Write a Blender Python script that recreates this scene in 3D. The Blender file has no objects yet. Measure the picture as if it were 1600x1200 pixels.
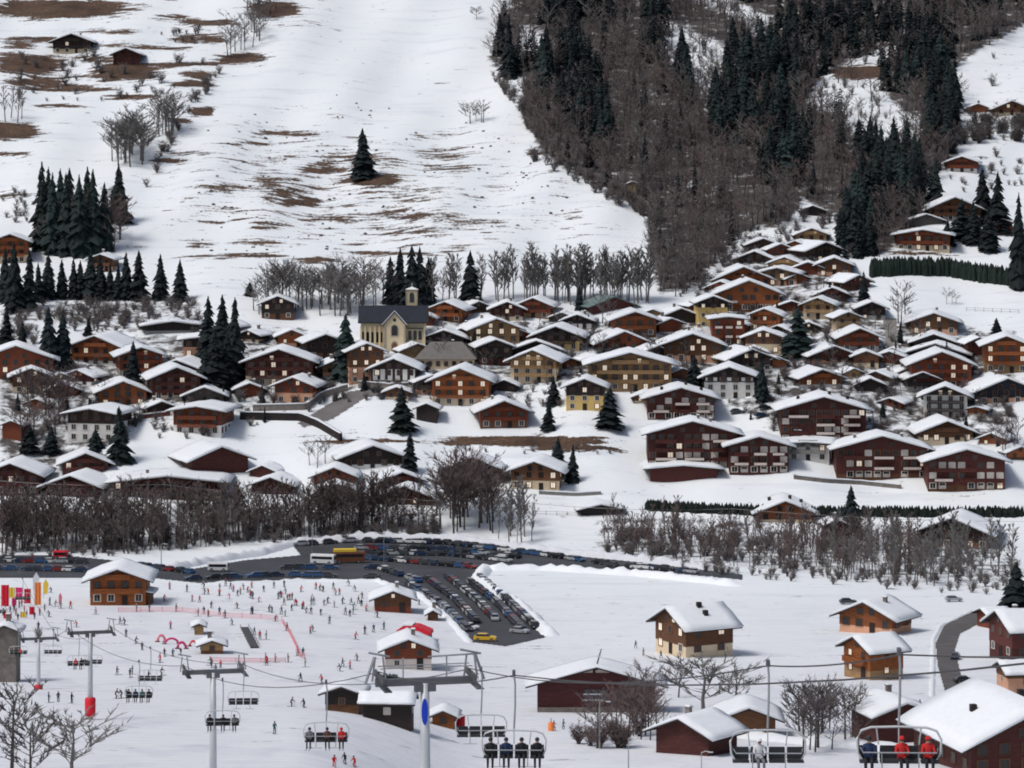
import bpy, bmesh, math, random
import numpy as np
from mathutils import Vector, Matrix, noise as mnoise
rnd = random.Random(11)
SC = bpy.context.scene
COL = SC.collection
R = math.radians

# ------------------------------------------------------------------ camera, world, sun, exposure
F, CX, HY, CZ = 5000.0, 800.0, 150.0, 110.0        # focal length and horizon in photo pixels, eye height in metres
cam_d = bpy.data.cameras.new('camera'); cam = bpy.data.objects.new('camera', cam_d); COL.objects.link(cam)
cam.location = (0, 0, CZ); cam.rotation_euler = (R(90), 0, 0)
cam_d.sensor_width = 36; cam_d.lens = F / 1600 * 36
cam_d.shift_y = -(600 - HY) / 1600
cam_d.clip_start = 0.5; cam_d.clip_end = 12000
SC.camera = cam
SUN_EL, SUN_AZ = 57.0, 242.0                        # azimuth: compass angle the light comes from (0 = +y, 90 = +x)
w = bpy.data.worlds.new('World'); SC.world = w; w.use_nodes = True
nt = w.node_tree; bg = nt.nodes['Background']
sky = nt.nodes.new('ShaderNodeTexSky'); sky.sky_type = 'NISHITA'; sky.sun_disc = False
sky.sun_elevation = R(SUN_EL); sky.sun_rotation = R(SUN_AZ); sky.air_density = 1.0; sky.dust_density = 4.0; sky.ozone_density = 1.0
nt.links.new(sky.outputs[0], bg.inputs[0]); bg.inputs[1].default_value = 0.085
sd = bpy.data.lights.new('sun', 'SUN'); sun = bpy.data.objects.new('sun', sd); COL.objects.link(sun)
sd.energy = 1.75; sd.angle = R(16); sd.color = (1.0, 0.985, 0.965)
sv = Vector((math.sin(R(SUN_AZ)) * math.cos(R(SUN_EL)), math.cos(R(SUN_AZ)) * math.cos(R(SUN_EL)), math.sin(R(SUN_EL))))
sun.rotation_euler = sv.to_track_quat('Z', 'Y').to_euler()
SC.view_settings.view_transform = 'Standard'; SC.view_settings.look = 'None'
SC.view_settings.exposure = 0.04; SC.view_settings.gamma = 1.0
SC.cycles.max_bounces = 6; SC.cycles.diffuse_bounces = 3
SC.cycles.filter_width = 1.9

# ------------------------------------------------------------------ the lie of the land: distance of the ground along each sight line
_y = np.arange(-1400, 1241, 1.0)
def _table(pts):
    pts = sorted(pts); t = np.interp(_y, [p[0] for p in pts], [p[1] for p in pts])
    k = np.exp(-0.5 * (np.arange(-40, 41) / 14.0) ** 2); k /= k.sum()
    return np.convolve(np.pad(t, 40, mode='reflect', reflect_type='odd'), k, mode='valid')
_up = [(-1400, 3300), (-1000, 2600), (-500, 1960), (-250, 1700), (0, 1480), (150, 1340), (300, 1210), (390, 1150), (465, 1092), (540, 1040), (600, 1000), (690, 958), (775, 920), (860, 880), (890, 832)]
DL = _table(_up + [(945, 745), (1085, 565), (1110, 475), (1200, 390), (1240, 370)])
DR = _table(_up + [(945, 765), (1105, 560), (1150, 512), (1200, 472), (1240, 448)])
def smooth(a, b, x):
    t = np.clip((x - a) / (b - a), 0, 1); return t * t * (3 - 2 * t)
def Dist(px, py):
    l = np.interp(py, _y, DL); r = np.interp(py, _y, DR); t = smooth(450, 780, px)
    d = l + (r - l) * t
    hill = smooth(440, 300, py)
    und = 5.0 * np.sin(px * 0.011 + py * 0.006) + 3.5 * np.sin(px * 0.023 - py * 0.017 + 1.3) + 2.2 * np.sin(px * 0.047 + py * 0.031)
    vil = 2.2 * np.sin(px * 0.019 + py * 0.009) + 1.2 * np.sin(px * 0.041 - py * 0.021)
    pis = (0.5 * np.sin(px * 0.017 + py * 0.03) + 0.35 * np.sin(px * 0.033 - py * 0.05 + 2))
    return d + und * hill + vil * (1 - hill) * smooth(880, 700, py) + pis * smooth(880, 960, py)
def P(px, py, D): return Vector(((px - CX) / F * D, D, CZ - (py - HY) / F * D))
def G(px, py): return P(px, py, float(Dist(px, py)))
def S(px, py): return F / float(Dist(px, py))          # photo pixels per metre on the ground there

# ------------------------------------------------------------------ materials
MATS = {}
def mat(name, col, rough=0.8, var=0.25, scale=1.2, metal=0.0, emit=0.0, stretch=(1, 1, 1), bump=0.0, spec=0.3):
    if name in MATS: return MATS[name]
    m = bpy.data.materials.new(name); m.use_nodes = True; n = m.node_tree; b = n.nodes['Principled BSDF']
    b.inputs['Roughness'].default_value = rough; b.inputs['Metallic'].default_value = metal
    b.inputs['Specular IOR Level'].default_value = spec
    tc = n.nodes.new('ShaderNodeTexCoord'); mp = n.nodes.new('ShaderNodeMapping'); mp.inputs['Scale'].default_value = stretch
    n.links.new(tc.outputs['Object'], mp.inputs[0])
    nz = n.nodes.new('ShaderNodeTexNoise'); nz.inputs['Scale'].default_value = scale; nz.inputs['Detail'].default_value = 4
    n.links.new(mp.outputs[0], nz.inputs['Vector'])
    oi = n.nodes.new('ShaderNodeObjectInfo')
    ad = n.nodes.new('ShaderNodeMath'); ad.operation = 'MULTIPLY_ADD'; ad.inputs[1].default_value = 0.5; n.links.new(oi.outputs['Random'], ad.inputs[0]); n.links.new(nz.outputs[0], ad.inputs[2])
    cr = n.nodes.new('ShaderNodeMapRange'); cr.inputs[1].default_value = 0.45; cr.inputs[2].default_value = 1.05
    cr.inputs[3].default_value = 1 - var; cr.inputs[4].default_value = 1 + var
    n.links.new(ad.outputs[0], cr.inputs[0])
    mx = n.nodes.new('ShaderNodeVectorMath'); mx.operation = 'SCALE'; mx.inputs[0].default_value = col[:3]
    n.links.new(cr.outputs[0], mx.inputs['Scale']); n.links.new(mx.outputs[0], b.inputs['Base Color'])
    if bump:
        bp = n.nodes.new('ShaderNodeBump'); bp.inputs['Strength'].default_value = bump; n.links.new(nz.outputs[0], bp.inputs['Height']); n.links.new(bp.outputs[0], b.inputs['Normal'])
    if emit:
        b.inputs['Emission Color'].default_value = (1.0, 0.84, 0.64, 1); b.inputs['Emission Strength'].default_value = emit
    MATS[name] = m; return m
WOODS = {'red': (.175, .046, .022), 'maroon': (.088, .026, .022), 'orange': (.300, .095, .028), 'brown': (.140, .064, .032), 'dark': (.030, .022, .021), 'tan': (.300, .185, .090), 'grey': (.100, .090, .085), 'rust': (.265, .084, .030), 'barn_red': (.085, .024, .024)}
STUC = {'cream': (.66, .53, .37), 'white': (.74, .72, .69), 'yellow': (.64, .45, .17), 'salmon': (.62, .34, .22), 'grey': (.30, .29, .28), 'beige': (.50, .40, .28)}
def M(k):
    if k in MATS: return MATS[k]
    if k in WOODS: return mat(k, WOODS[k], .75, .35, .9, stretch=(1, 1, 4))
    if k in STUC: return mat(k + '_plaster', STUC[k], .85, .10, .7)
    raise KeyError(k)
mat('snow', (.79, .82, .85), .75, .05, .9, bump=.45)
mat('trodden_snow', (.66, .68, .72), .8, .08, .5, bump=.2)
mat('roof_board', (.045, .030, .025), .8, .3, 1)
mat('glass', (.018, .020, .025), .15, .3, .5, spec=.5)
mat('lit_glass', (.78, .70, .60), .5, .1, 1, emit=.42)
mat('pale_frame', (.62, .58, .52), .6, .08, 1)
mat('pale_panel', (.60, .53, .48), .7, .12, 1)
mat('steel', (.33, .35, .36), .45, .12, 1, metal=.6)
mat('dark_steel', (.11, .115, .12), .5, .2, 1, metal=.3)
mat('pale_steel', (.55, .57, .58), .5, .08, 1, metal=.2)
mat('cable', (.055, .055, .06), .6, .1, 1)
mat('seat_dark', (.03, .033, .037), .6, .2, 2)
mat('blue_paint', (.008, .055, .55), .4, .05, 1)
mat('red_paint', (.62, .012, .03), .5, .08, 1)
mat('pink_net', (.70, .22, .25), .7, .1, 1)
mat('orange_cloth', (.85, .26, .07), .7, .1, 1)
mat('yellow_cloth', (.80, .55, .06), .7, .1, 1)
mat('magenta_cloth', (.62, .03, .16), .7, .15, 1)
mat('slate', (.018, .023, .034), .65, .25, .8)
mat('grey_slate', (.145, .135, .125), .8, .2, .8)
mat('green_metal', (.13, .185, .185), .4, .1, .5)
mat('concrete', (.25, .24, .225), .9, .2, .6)
mat('stone', (.20, .175, .155), .9, .35, .8, bump=.3)
mat('asphalt', (.055, .058, .066), .85, .35, .12)
mat('road_grit', (.135, .125, .125), .9, .3, .2)
mat('needles', (.014, .0265, .0255), .8, .45, .8)
mat('dark_needles', (.007, .0135, .016), .8, .45, .8)
mat('bark', (.075, .062, .058), .9, .3, 1)
mat('twig', (.118, .103, .101), .9, .3, .5)
mat('grey_twig', (.175, .164, .158), .9, .3, .5)
mat('red_twig', (.145, .110, .106), .9, .3, .5)
mat('hedge_leaf', (.012, .022, .017), .85, .4, 1)
mat('tyre', (.02, .02, .02), .8, .1, 1)
mat('skin', (.50, .30, .22), .6, .05, 1)

# ------------------------------------------------------------------ mesh helpers
class MB:
    def __init__(s): s.v = []; s.f = []; s.m = []
    def add(s, vs, fs, mi=0):
        o = len(s.v); s.v += [tuple(v) for v in vs]; s.f += [[i + o for i in f] for f in fs]; s.m += [mi] * len(fs); return s
    def box(s, c, d, mi=0, rz=0.0, taper=1.0):
        x, y, z = d[0] / 2, d[1] / 2, d[2] / 2; ca, sa = math.cos(rz), math.sin(rz); vs = []
        for k, (a, b, e) in enumerate([(-1, -1, -1), (1, -1, -1), (1, 1, -1), (-1, 1, -1), (-1, -1, 1), (1, -1, 1), (1, 1, 1), (-1, 1, 1)]):
            t = taper if e > 0 else 1; X, Y = a * x * t, b * y * t
            vs.append((c[0] + X * ca - Y * sa, c[1] + X * sa + Y * ca, c[2] + e * z))
        return s.add(vs, [(0, 3, 2, 1), (4, 5, 6, 7), (0, 1, 5, 4), (1, 2, 6, 5), (2, 3, 7, 6), (3, 0, 4, 7)], mi)
    def tube(s, pts, rs, n=6, mi=0):
        pts = [Vector(p) for p in pts]
        if not hasattr(rs, '__len__'): rs = [rs] * len(pts)
        vs = []; fs = []
        for i, p in enumerate(pts):
            t = (pts[min(i + 1, len(pts) - 1)] - pts[max(i - 1, 0)])
            if t.length < 1e-9: t = Vector((0, 0, 1))
            t.normalize(); a = t.cross(Vector((0, 0, 1)) if abs(t.z) < .9 else Vector((1, 0, 0))).normalized(); b = t.cross(a)
            for k in range(n):
                an = 2 * math.pi * k / n; vs.append(p + (a * math.cos(an) + b * math.sin(an)) * rs[i])
        for i in range(len(pts) - 1):
            for k in range(n):
                q = (k + 1) % n; fs.append((i * n + k, i * n + q, (i + 1) * n + q, (i + 1) * n + k))
        fs.append(tuple(range(n))[::-1]); fs.append(tuple((len(pts) - 1) * n + k for k in range(n)))
        return s.add(vs, fs, mi)
    def spike(s, a, b, r, mi=0):                       # a thin three-sided tapering twig
        a = Vector(a); b = Vector(b); t = b - a
        u = t.cross(Vector((.3, .2, 1))); u = u.normalized() if u.length > 1e-6 else Vector((1, 0, 0)); w_ = t.normalized().cross(u)
        vs = [a + (u * math.cos(k * 2.094) + w_ * math.sin(k * 2.094)) * r for k in range(3)] + [b]
        return s.add(vs, [(0, 1, 3), (1, 2, 3), (2, 0, 3)], mi)
    def prism(s, poly, y0, y1, mi=0):                  # polygon in x,z pushed along y
        n = len(poly); vs = [(x, y0, z) for x, z in poly] + [(x, y1, z) for x, z in poly]
        fs = [tuple(range(n)), tuple(range(2 * n - 1, n - 1, -1))] + [(i, n + i, n + (i + 1) % n, (i + 1) % n) for i in range(n)]
        return s.add(vs, fs, mi)
    def mesh(s, name, mats, smooth=False):
        me = bpy.data.meshes.new(name); me.from_pydata(s.v, [], s.f)
        for m in mats: me.materials.append(m)
        if any(s.m): me.polygons.foreach_set('material_index', s.m)
        if smooth: me.polygons.foreach_set('use_smooth', [True] * len(s.f))
        me.update(); return me
    def obj(s, name, mats, parent=None, smooth=False):
        if not isinstance(mats, (list, tuple)): mats = [mats]
        return put(name, s.mesh(name, mats, smooth), parent)
def put(name, me, parent=None, loc=None):
    o = bpy.data.objects.new(name, me); COL.objects.link(o)
    if parent is not None: o.parent = parent
    if loc is not None: o.location = loc
    return o
def tag(o, label, cat, group=None, kind=None):
    if label: o['label'] = label
    if cat: o['category'] = cat
    if group: o['group'] = group
    if kind: o['kind'] = kind
    return o
def thing(name, label, cat, loc, rz=0.0, group=None):
    o = put(name, None, None, loc); o.rotation_euler = (0, 0, rz); o.empty_display_size = .5
    return tag(o, label, cat, group)
def kids(o): return [c for c in ALLKIDS.get(o.name, [])]
ALLKIDS = {}
def link_tree(root, parts): ALLKIDS[root.name] = parts
def clone(root, parts, loc, rz=0.0, scale=(1, 1, 1), label=None, cat=None, group=None):   # a copy of a thing with its parts [(part, [sub-parts])]
    r = root.copy(); COL.objects.link(r); r.location = loc; r.rotation_euler = (0, 0, rz); r.scale = scale
    if label: r['label'] = label
    if cat: r['category'] = cat
    if group: r['group'] = group
    out = []
    for p, subs in parts:
        c = p.copy(); COL.objects.link(c); c.parent = r; out.append(c)
        for q in subs:
            d = q.copy(); COL.objects.link(d); d.parent = c
    return r, out
def inside(px, py, poly):
    c = False; n = len(poly); j = n - 1
    for i in range(n):
        xi, yi = poly[i]; xj, yj = poly[j]
        if (yi > py) != (yj > py) and px < (xj - xi) * (py - yi) / (yj - yi) + xi: c = not c
        j = i
    return c
def inside_np(X, Y, poly):
    c = np.zeros(X.shape, bool); n = len(poly); j = n - 1
    for i in range(n):
        xi, yi = poly[i]; xj, yj = poly[j]
        if yi != yj: c ^= ((yi > Y) != (yj > Y)) & (X < (xj - xi) * (Y - yi) / (yj - yi) + xi)
        j = i
    return c
def scatter(poly, n, r):
    xs = [p[0] for p in poly]; ys = [p[1] for p in poly]; out = []; k = 0
    while len(out) < n and k < n * 60:
        k += 1; x = r.uniform(min(xs), max(xs)); y = r.uniform(min(ys), max(ys))
        if inside(x, y, poly): out.append((x, y))
    return out
def along(pts, step_m):                               # ground points every step_m metres along a line given in photo coordinates
    W = [G(*p) for p in pts]; out = []; acc = 0.0
    for a, b, pa, pb in zip(W[:-1], W[1:], pts[:-1], pts[1:]):
        L = (b - a).length; t = acc
        while t < L:
            k = t / L; px = pa[0] + (pb[0] - pa[0]) * k; py = pa[1] + (pb[1] - pa[1]) * k
            out.append((px, py, math.atan2(b.y - a.y, b.x - a.x))); t += step_m
        acc = t - L
    return out
for _k in STUC: mat(_k + '_plaster', STUC[_k], .85, .10, .7)
# ------------------------------------------------------------------ ground
GRASS = [(60, 62, 60, 4, 1), (180, 48, 80, 3, .8), (250, 75, 60, 4, .8), (300, 100, 60, 3, 1), (150, 122, 100, 3, 1), (60, 128, 60, 4, 1), (300, 132, 40, 4, 1), (330, 35, 50, 5, .9), (90, 165, 40, 4, .8), (20, 240, 30, 5, .8), (20, 305, 40, 5, .8), (300, 240, 50, 5, .6), (260, 252, 40, 3, .9), (400, 225, 60, 5, .6), (700, 262, 50, 6, .6), (760, 345, 40, 6, .6), (600, 395, 80, 5, .6), (340, 400, 60, 4, .7), (560, 250, 90, 16, .5), (650, 335, 90, 18, .5), (90, 14, 110, 15, 1.2), (45, 100, 55, 17, 1.1), (110, 70, 40, 8, .5), (200, 112, 55, 14, 1.1), (100, 138, 85, 4, .9), (205, 152, 50, 4, .9), (20, 205, 42, 13, 1.2), (310, 60, 45, 9, .8), (380, 91, 42, 8, 1.1), (430, 15, 42, 14, 1), (317, 175, 19, 7, 1.2), (270, 27, 40, 6, .6), (310, 118, 30, 8, .8), (250, 102, 40, 6, .6), (280, 188, 22, 5, .9), (30, 70, 30, 8, .6), (170, 70, 40, 6, .6), (150, 92, 40, 6, .7),
    (500, 290, 250, 85, .30), (600, 310, 330, 110, .22), (590, 350, 200, 60, .22), (582, 281, 42, 10, 1.3), (450, 300, 60, 16, .62), (500, 262, 50, 14, .6), (430, 282, 50, 10, .6), (350, 298, 50, 14, .5), (440, 208, 70, 7, .6), (560, 340, 110, 14, .42), (640, 360, 100, 12, .42), (420, 353, 40, 7, .6), (410, 400, 45, 5, .7), (505, 406, 45, 5, .8), (380, 378, 70, 7, .5), (690, 240, 60, 14, .45), (740, 350, 60, 14, .4), (320, 382, 35, 5, .7), (885, 335, 28, 9, .35), (640, 300, 80, 20, .35), (470, 316, 35, 8, .9), (330, 345, 30, 10, .35), (680, 210, 40, 6, .4), (840, 238, 25, 5, .8), (520, 138, 40, 6, .2), (470, 38, 50, 3, .6), (700, 300, 60, 10, .3),
    (830, 690, 140, 8, 1.1), (560, 690, 90, 5, .9), (900, 700, 80, 6, .9), (1340, 112, 55, 12, 1.0), (1440, 395, 60, 6, .5), (985, 290, 20, 8, .8), (480, 680, 40, 4, .5), (1300, 680, 50, 6, .8), (1420, 145, 10, 4, .1), (1090, 300, 30, 8, .3), (1330, 300, 60, 20, .4)]
FOREST = [(838, -60), (800, 0), (775, 55), (760, 95), (822, 128), (818, 185), (845, 240), (900, 272), (960, 300), (1012, 340), (1012, 395), (1030, 458), (1088, 452), (1112, 418), (1140, 392), (1160, 366), (1238, 350), (1250, 312), (1310, 340), (1372, 404), (1450, 345), (1440, 300), (1500, 240), (1500, 160), (1480, 110), (1600, 40), (1720, -60)]
CLEAR = [[(1035, 28), (1085, 50), (1150, 85), (1140, 125), (1110, 130), (1118, 180), (1106, 178), (1082, 120), (1045, 95)], [(1085, -60), (1160, 5), (1205, 30), (1207, 62), (1175, 45), (1130, 20), (1085, 0)], [(1262, 150), (1290, 112), (1330, 95), (1380, 62), (1420, 45), (1445, 55), (1425, 80), (1375, 100), (1385, 150), (1440, 190), (1440, 215), (1400, 225), (1360, 250), (1335, 205), (1310, 180), (1265, 165)], [(1500, 150), (1505, 120), (1545, 80), (1600, 58), (1750, 20), (1750, 160), (1560, 165)], [(1065, 282), (1100, 278), (1128, 300), (1100, 305)], [(990, 0), (1030, -40), (1040, 2), (1010, 8)], [(815, 32), (850, 60), (862, 85), (820, 80)]]
SCRUB = [[(0, 755), (170, 770), (680, 760), (690, 835), (400, 850), (170, 862), (0, 868)], [(930, 805), (1000, 800), (1440, 820), (1580, 860), (1590, 912), (1400, 905), (1150, 885), (930, 868)], [(60, 470), (310, 470), (330, 520), (120, 515), (60, 500)], [(0, 480), (60, 470), (60, 540), (0, 540)], [(55, 290), (200, 290), (185, 395), (50, 395)], [(1500, 168), (1620, 180), (1620, 225), (1500, 220)]]
YARDS = [[(0, 540), (120, 530), (480, 510), (560, 560), (700, 500), (930, 500), (1060, 500), (1150, 400), (1320, 400), (1370, 500), (1590, 520), (1590, 690), (1240, 690), (1150, 640), (1000, 600), (880, 600), (800, 620), (520, 620), (380, 640), (210, 660), (120, 740), (0, 740)]]
PISTE = [(-400, 905), (600, 908), (745, 1003), (880, 1010), (1000, 1110), (1600, 1180), (1700, 1300), (-400, 1300)]
def near_z(d, z): return z - 90 + CZ - (429 - HY) / F * max(d, 0)
def make_ground():
    pxs = np.concatenate([np.linspace(-900, -40, 28), np.arange(-30, 1631, 5.0), np.linspace(1640, 2500, 28)])
    pys = np.concatenate([np.linspace(-1400, -60, 34), np.arange(-50, 1221, 5.0)])
    X, Y = np.meshgrid(pxs, pys)
    D = Dist(X, Y)
    vx = (X - CX) / F * D; vy = D; vz = CZ - (Y - HY) / F * D
    g = np.zeros(X.shape)
    for cx, cy, rx, ry, s in GRASS:
        g = np.maximum(g, s * np.exp(-(np.abs((X - cx) / rx) ** 3 + np.abs((Y - cy) / ry) ** 3)))
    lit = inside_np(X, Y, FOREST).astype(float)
    for c in CLEAR: lit[inside_np(X, Y, c)] = 0.12
    for c in SCRUB: lit[inside_np(X, Y, c)] = 0.45
    for c in YARDS: lit[inside_np(X, Y, c)] = 0.66
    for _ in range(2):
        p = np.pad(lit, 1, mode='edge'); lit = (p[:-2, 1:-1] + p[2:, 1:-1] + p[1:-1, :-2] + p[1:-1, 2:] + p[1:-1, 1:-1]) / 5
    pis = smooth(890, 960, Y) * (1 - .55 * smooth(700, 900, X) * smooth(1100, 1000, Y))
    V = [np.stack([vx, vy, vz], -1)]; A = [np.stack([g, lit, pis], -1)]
    near = []
    for d, z in [(330, 37.5), (300, 41), (250, 47), (200, 53), (150, 59), (100, 66), (60, 74), (30, 82), (10, 87), (0, 88.3), (-20, 92), (-80, 108), (-250, 170), (-700, 380)]:
        z = near_z(d, z); near.append(np.stack([(pxs - CX) / F * max(d, 200), np.full(pxs.shape, float(d)), np.full(pxs.shape, float(z))], -1))
    near = np.stack(near, 0); V = np.concatenate([V[0], near], 0); A = np.concatenate([A[0], np.tile(np.array([0, 0, 1.0]), near.shape[:2] + (1,))], 0)
    H, W = V.shape[:2]; idx = np.arange(H * W).reshape(H, W)
    q = np.stack([idx[:-1, :-1], idx[1:, :-1], idx[1:, 1:], idx[:-1, 1:]], -1).reshape(-1, 4)
    me = bpy.data.meshes.new('ground'); nv = H * W; nf = len(q)
    me.vertices.add(nv); me.vertices.foreach_set('co', V.reshape(-1).astype(np.float32))
    me.loops.add(nf * 4); me.loops.foreach_set('vertex_index', q.reshape(-1).astype(np.int32))
    me.polygons.add(nf); me.polygons.foreach_set('loop_start', np.arange(0, nf * 4, 4, dtype=np.int32))
    try: me.polygons.foreach_set('loop_total', np.full(nf, 4, dtype=np.int32))
    except Exception: pass
    me.polygons.foreach_set('use_smooth', np.ones(nf, bool))
    me.update(calc_edges=True); me.validate()
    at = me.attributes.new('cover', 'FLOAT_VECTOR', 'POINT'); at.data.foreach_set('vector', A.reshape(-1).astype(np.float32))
    m = bpy.data.materials.new('snowy_ground'); m.use_nodes = True; n = m.node_tree; L = n.links; b = n.nodes['Principled BSDF']
    b.inputs['Roughness'].default_value = .8; b.inputs['Specular IOR Level'].default_value = .25
    an = n.nodes.new('ShaderNodeAttribute'); an.attribute_name = 'cover'; sx = n.nodes.new('ShaderNodeSeparateXYZ'); L.new(an.outputs['Vector'], sx.inputs[0])
    tc = n.nodes.new('ShaderNodeTexCoord')
    def noise(sc, det, st=(1, 1, 1)):
        mp = n.nodes.new('ShaderNodeMapping'); mp.inputs['Scale'].default_value = st; L.new(tc.outputs['Object'], mp.inputs[0])
        z = n.nodes.new('ShaderNodeTexNoise'); z.inputs['Scale'].default_value = sc; z.inputs['Detail'].default_value = det; z.inputs['Roughness'].default_value = .62; L.new(mp.outputs[0], z.inputs['Vector']); return z.outputs[0]
    def rng(x, a, b_, lo=0.0, hi=1.0, sm=False):
        r = n.nodes.new('ShaderNodeMapRange'); r.inputs[1].default_value = a; r.inputs[2].default_value = b_; r.inputs[3].default_value = lo; r.inputs[4].default_value = hi; L.new(x, r.inputs[0]); return r.outputs[0]
    def mth(op, x, y):
        r = n.nodes.new('ShaderNodeMath'); r.operation = op
        for k, v in enumerate((x, y)):
            if hasattr(v, 'links'): L.new(v, r.inputs[k])
            else: r.inputs[k].default_value = v
        return r.outputs[0]
    def mix(f, a, b_):
        r = n.nodes.new('ShaderNodeMix'); r.data_type = 'RGBA'; L.new(f, r.inputs[0])
        for k, v in ((6, a), (7, b_)):
            if hasattr(v, 'links'): L.new(v, r.inputs[k])
            else: r.inputs[k].default_value = (*v, 1)
        return r.outputs[2]
    big = noise(.02, 3); mid = noise(.2, 5, (.45, .6, .6)); fine = noise(.9, 4); groom = noise(.5, 3, (.25, 1.6, 1))
    snow = mix(rng(big, .35, .65), (.785, .825, .85), (.825, .86, .875))
    tread = noise(.11, 6, (1, .6, 1)); pist = mix(rng(groom, .35, .65), (.645, .66, .71), (.745, .76, .79)); pist = mix(rng(tread, .52, .68), pist, (.58, .60, .655))
    track = noise(.07, 5, (.35, 1.8, 1)); snow = mix(rng(track, .54, .70), snow, (.70, .74, .775))
    snow = mix(mth('MULTIPLY', sx.outputs[2], .85), snow, pist)
    brown = mix(rng(mid, .35, .65), (.060, .034, .022), (.150, .090, .055))
    brown = mix(rng(fine, .4, .7), brown, (.045, .032, .026))
    streak = noise(.42, 5, (.17, .9, .9)); thr = mth('SUBTRACT', .635, mth('MULTIPLY', sx.outputs[0], .35))
    gm = rng(mth('SUBTRACT', mth('ADD', mth('ADD', mth('MULTIPLY', mid, .35), mth('MULTIPLY', streak, .65)), mth('MULTIPLY', mth('SUBTRACT', fine, .5), .25)), thr), -.02, .05)
    cl = mix(gm, snow, brown)
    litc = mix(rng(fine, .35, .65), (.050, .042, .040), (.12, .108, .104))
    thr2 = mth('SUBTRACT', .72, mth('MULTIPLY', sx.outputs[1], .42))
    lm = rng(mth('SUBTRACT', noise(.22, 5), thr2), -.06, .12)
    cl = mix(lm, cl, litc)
    L.new(cl, b.inputs['Base Color'])
    bp = n.nodes.new('ShaderNodeBump'); bp.inputs['Strength'].default_value = .6; bp.inputs['Distance'].default_value = .5
    L.new(mth('ADD', mid, mth('MULTIPLY', groom, .5)), bp.inputs['Height']); L.new(bp.outputs[0], b.inputs['Normal'])
    me.materials.append(m)
    o = put('ground', me); o['kind'] = 'structure'
make_ground()

def sheet(name, poly, m, lift, step=4.0):              # a road laid on the ground
    xs = [p[0] for p in poly]; ys = [p[1] for p in poly]
    gx = np.arange(min(xs), max(xs) + step, step); gy = np.arange(min(ys), max(ys) + step / 2, step / 2)
    bmx = bmesh.new(); grid = {}
    X, Y = np.meshgrid(gx, gy); keep = inside_np(X[:-1, :-1] + step / 2, Y[:-1, :-1] + step / 4, poly); D = Dist(X, Y)
    def vert(i, j):
        if (i, j) not in grid:
            p = P(X[i, j], Y[i, j], D[i, j]); grid[(i, j)] = bmx.verts.new((p.x, p.y, p.z + lift))
        return grid[(i, j)]
    for i in range(keep.shape[0]):
        for j in range(keep.shape[1]):
            if keep[i, j]: bmx.faces.new([vert(i, j), vert(i + 1, j), vert(i + 1, j + 1), vert(i, j + 1)])
    me = bpy.data.meshes.new(name); bmx.to_mesh(me); bmx.free(); me.materials.append(m)
    o = put(name, me); o['kind'] = 'structure'; return o
sheet('car_park', [(-60, 868), (-60, 903), (130, 903), (235, 903), (310, 911), (480, 905), (590, 906), (650, 925), (700, 965), (735, 1003), (790, 1010), (852, 996), (800, 945), (735, 908), (752, 888), (850, 886), (1000, 891), (1160, 906), (1160, 898), (1000, 879), (830, 862), (700, 846), (560, 841), (455, 849), (470, 868), (380, 876), (280, 893), (215, 880), (100, 868)], MATS['asphalt'], .10, 2.0)
sheet('road', [(1540, 952), (1500, 962), (1475, 978), (1462, 1005), (1465, 1040), (1478, 1085), (1512, 1085), (1500, 1050), (1492, 1015), (1500, 990), (1535, 972), (1600, 958), (1600, 948)], MATS['road_grit'], .10, 1.5)
sheet('lane', [(1380, 498), (1400, 498), (1406, 545), (1412, 596), (1388, 596), (1386, 545)], MATS['concrete'], .12, 3)
sheet('lane', [(545, 612), (500, 640), (465, 662), (475, 668), (520, 655), (570, 622), (620, 612), (618, 604)], MATS['road_grit'], .12, 3)

def bank(name, pts, width, height, m='snow', seed=0):   # a lumpy ridge of ploughed snow
    mb = MB(); W = [(G(px, py), a) for px, py, a in along(pts, 1.6)]; r = random.Random(seed); n = 7
    vs = []; fs = []
    for i, (p, a) in enumerate(W):
        nx, ny = -math.sin(a), math.cos(a); e = min(1, i / 3, (len(W) - 1 - i) / 3); h = height * e * r.uniform(.65, 1.25); wd = width * r.uniform(.8, 1.15)
        for k in range(n):
            t = k / (n - 1) * 2 - 1
            z = h * (1 - t * t) * r.uniform(.85, 1.15) - .35 * abs(t) - .1
            vs.append((p.x + nx * t * wd / 2, p.y + ny * t * wd / 2, p.z + z))
    for i in range(len(W) - 1):
        for k in range(n - 1): fs.append((i * n + k, i * n + k + 1, (i + 1) * n + k + 1, (i + 1) * n + k))
    mb.add(vs, fs); o = mb.obj(name, M(m), None, True); o['kind'] = 'structure'; return o
bank('snow_bank', [(255, 892), (330, 878), (400, 868), (455, 852), (560, 840), (700, 843), (830, 860), (1000, 877), (1160, 896)], 5, 1.7, 'trodden_snow', 1)
bank('snow_bank', [(310, 914), (480, 908), (590, 909), (655, 930), (702, 968), (735, 1006)], 3, .8, 'snow', 2)
bank('snow_bank', [(862, 995), (808, 945), (745, 908), (758, 890), (850, 890), (1000, 899), (1168, 917)], 5, 1.6, 'snow', 3)
bank('snow_bank', [(1456, 1090), (1458, 1030), (1458, 1000), (1470, 978), (1530, 950)], 2, .5, 'snow', 4)
bank('snow_bank', [(1000, 1128), (1150, 1150), (1300, 1165), (1480, 1180)], 6, 1.2, 'snow', 5)
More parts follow.
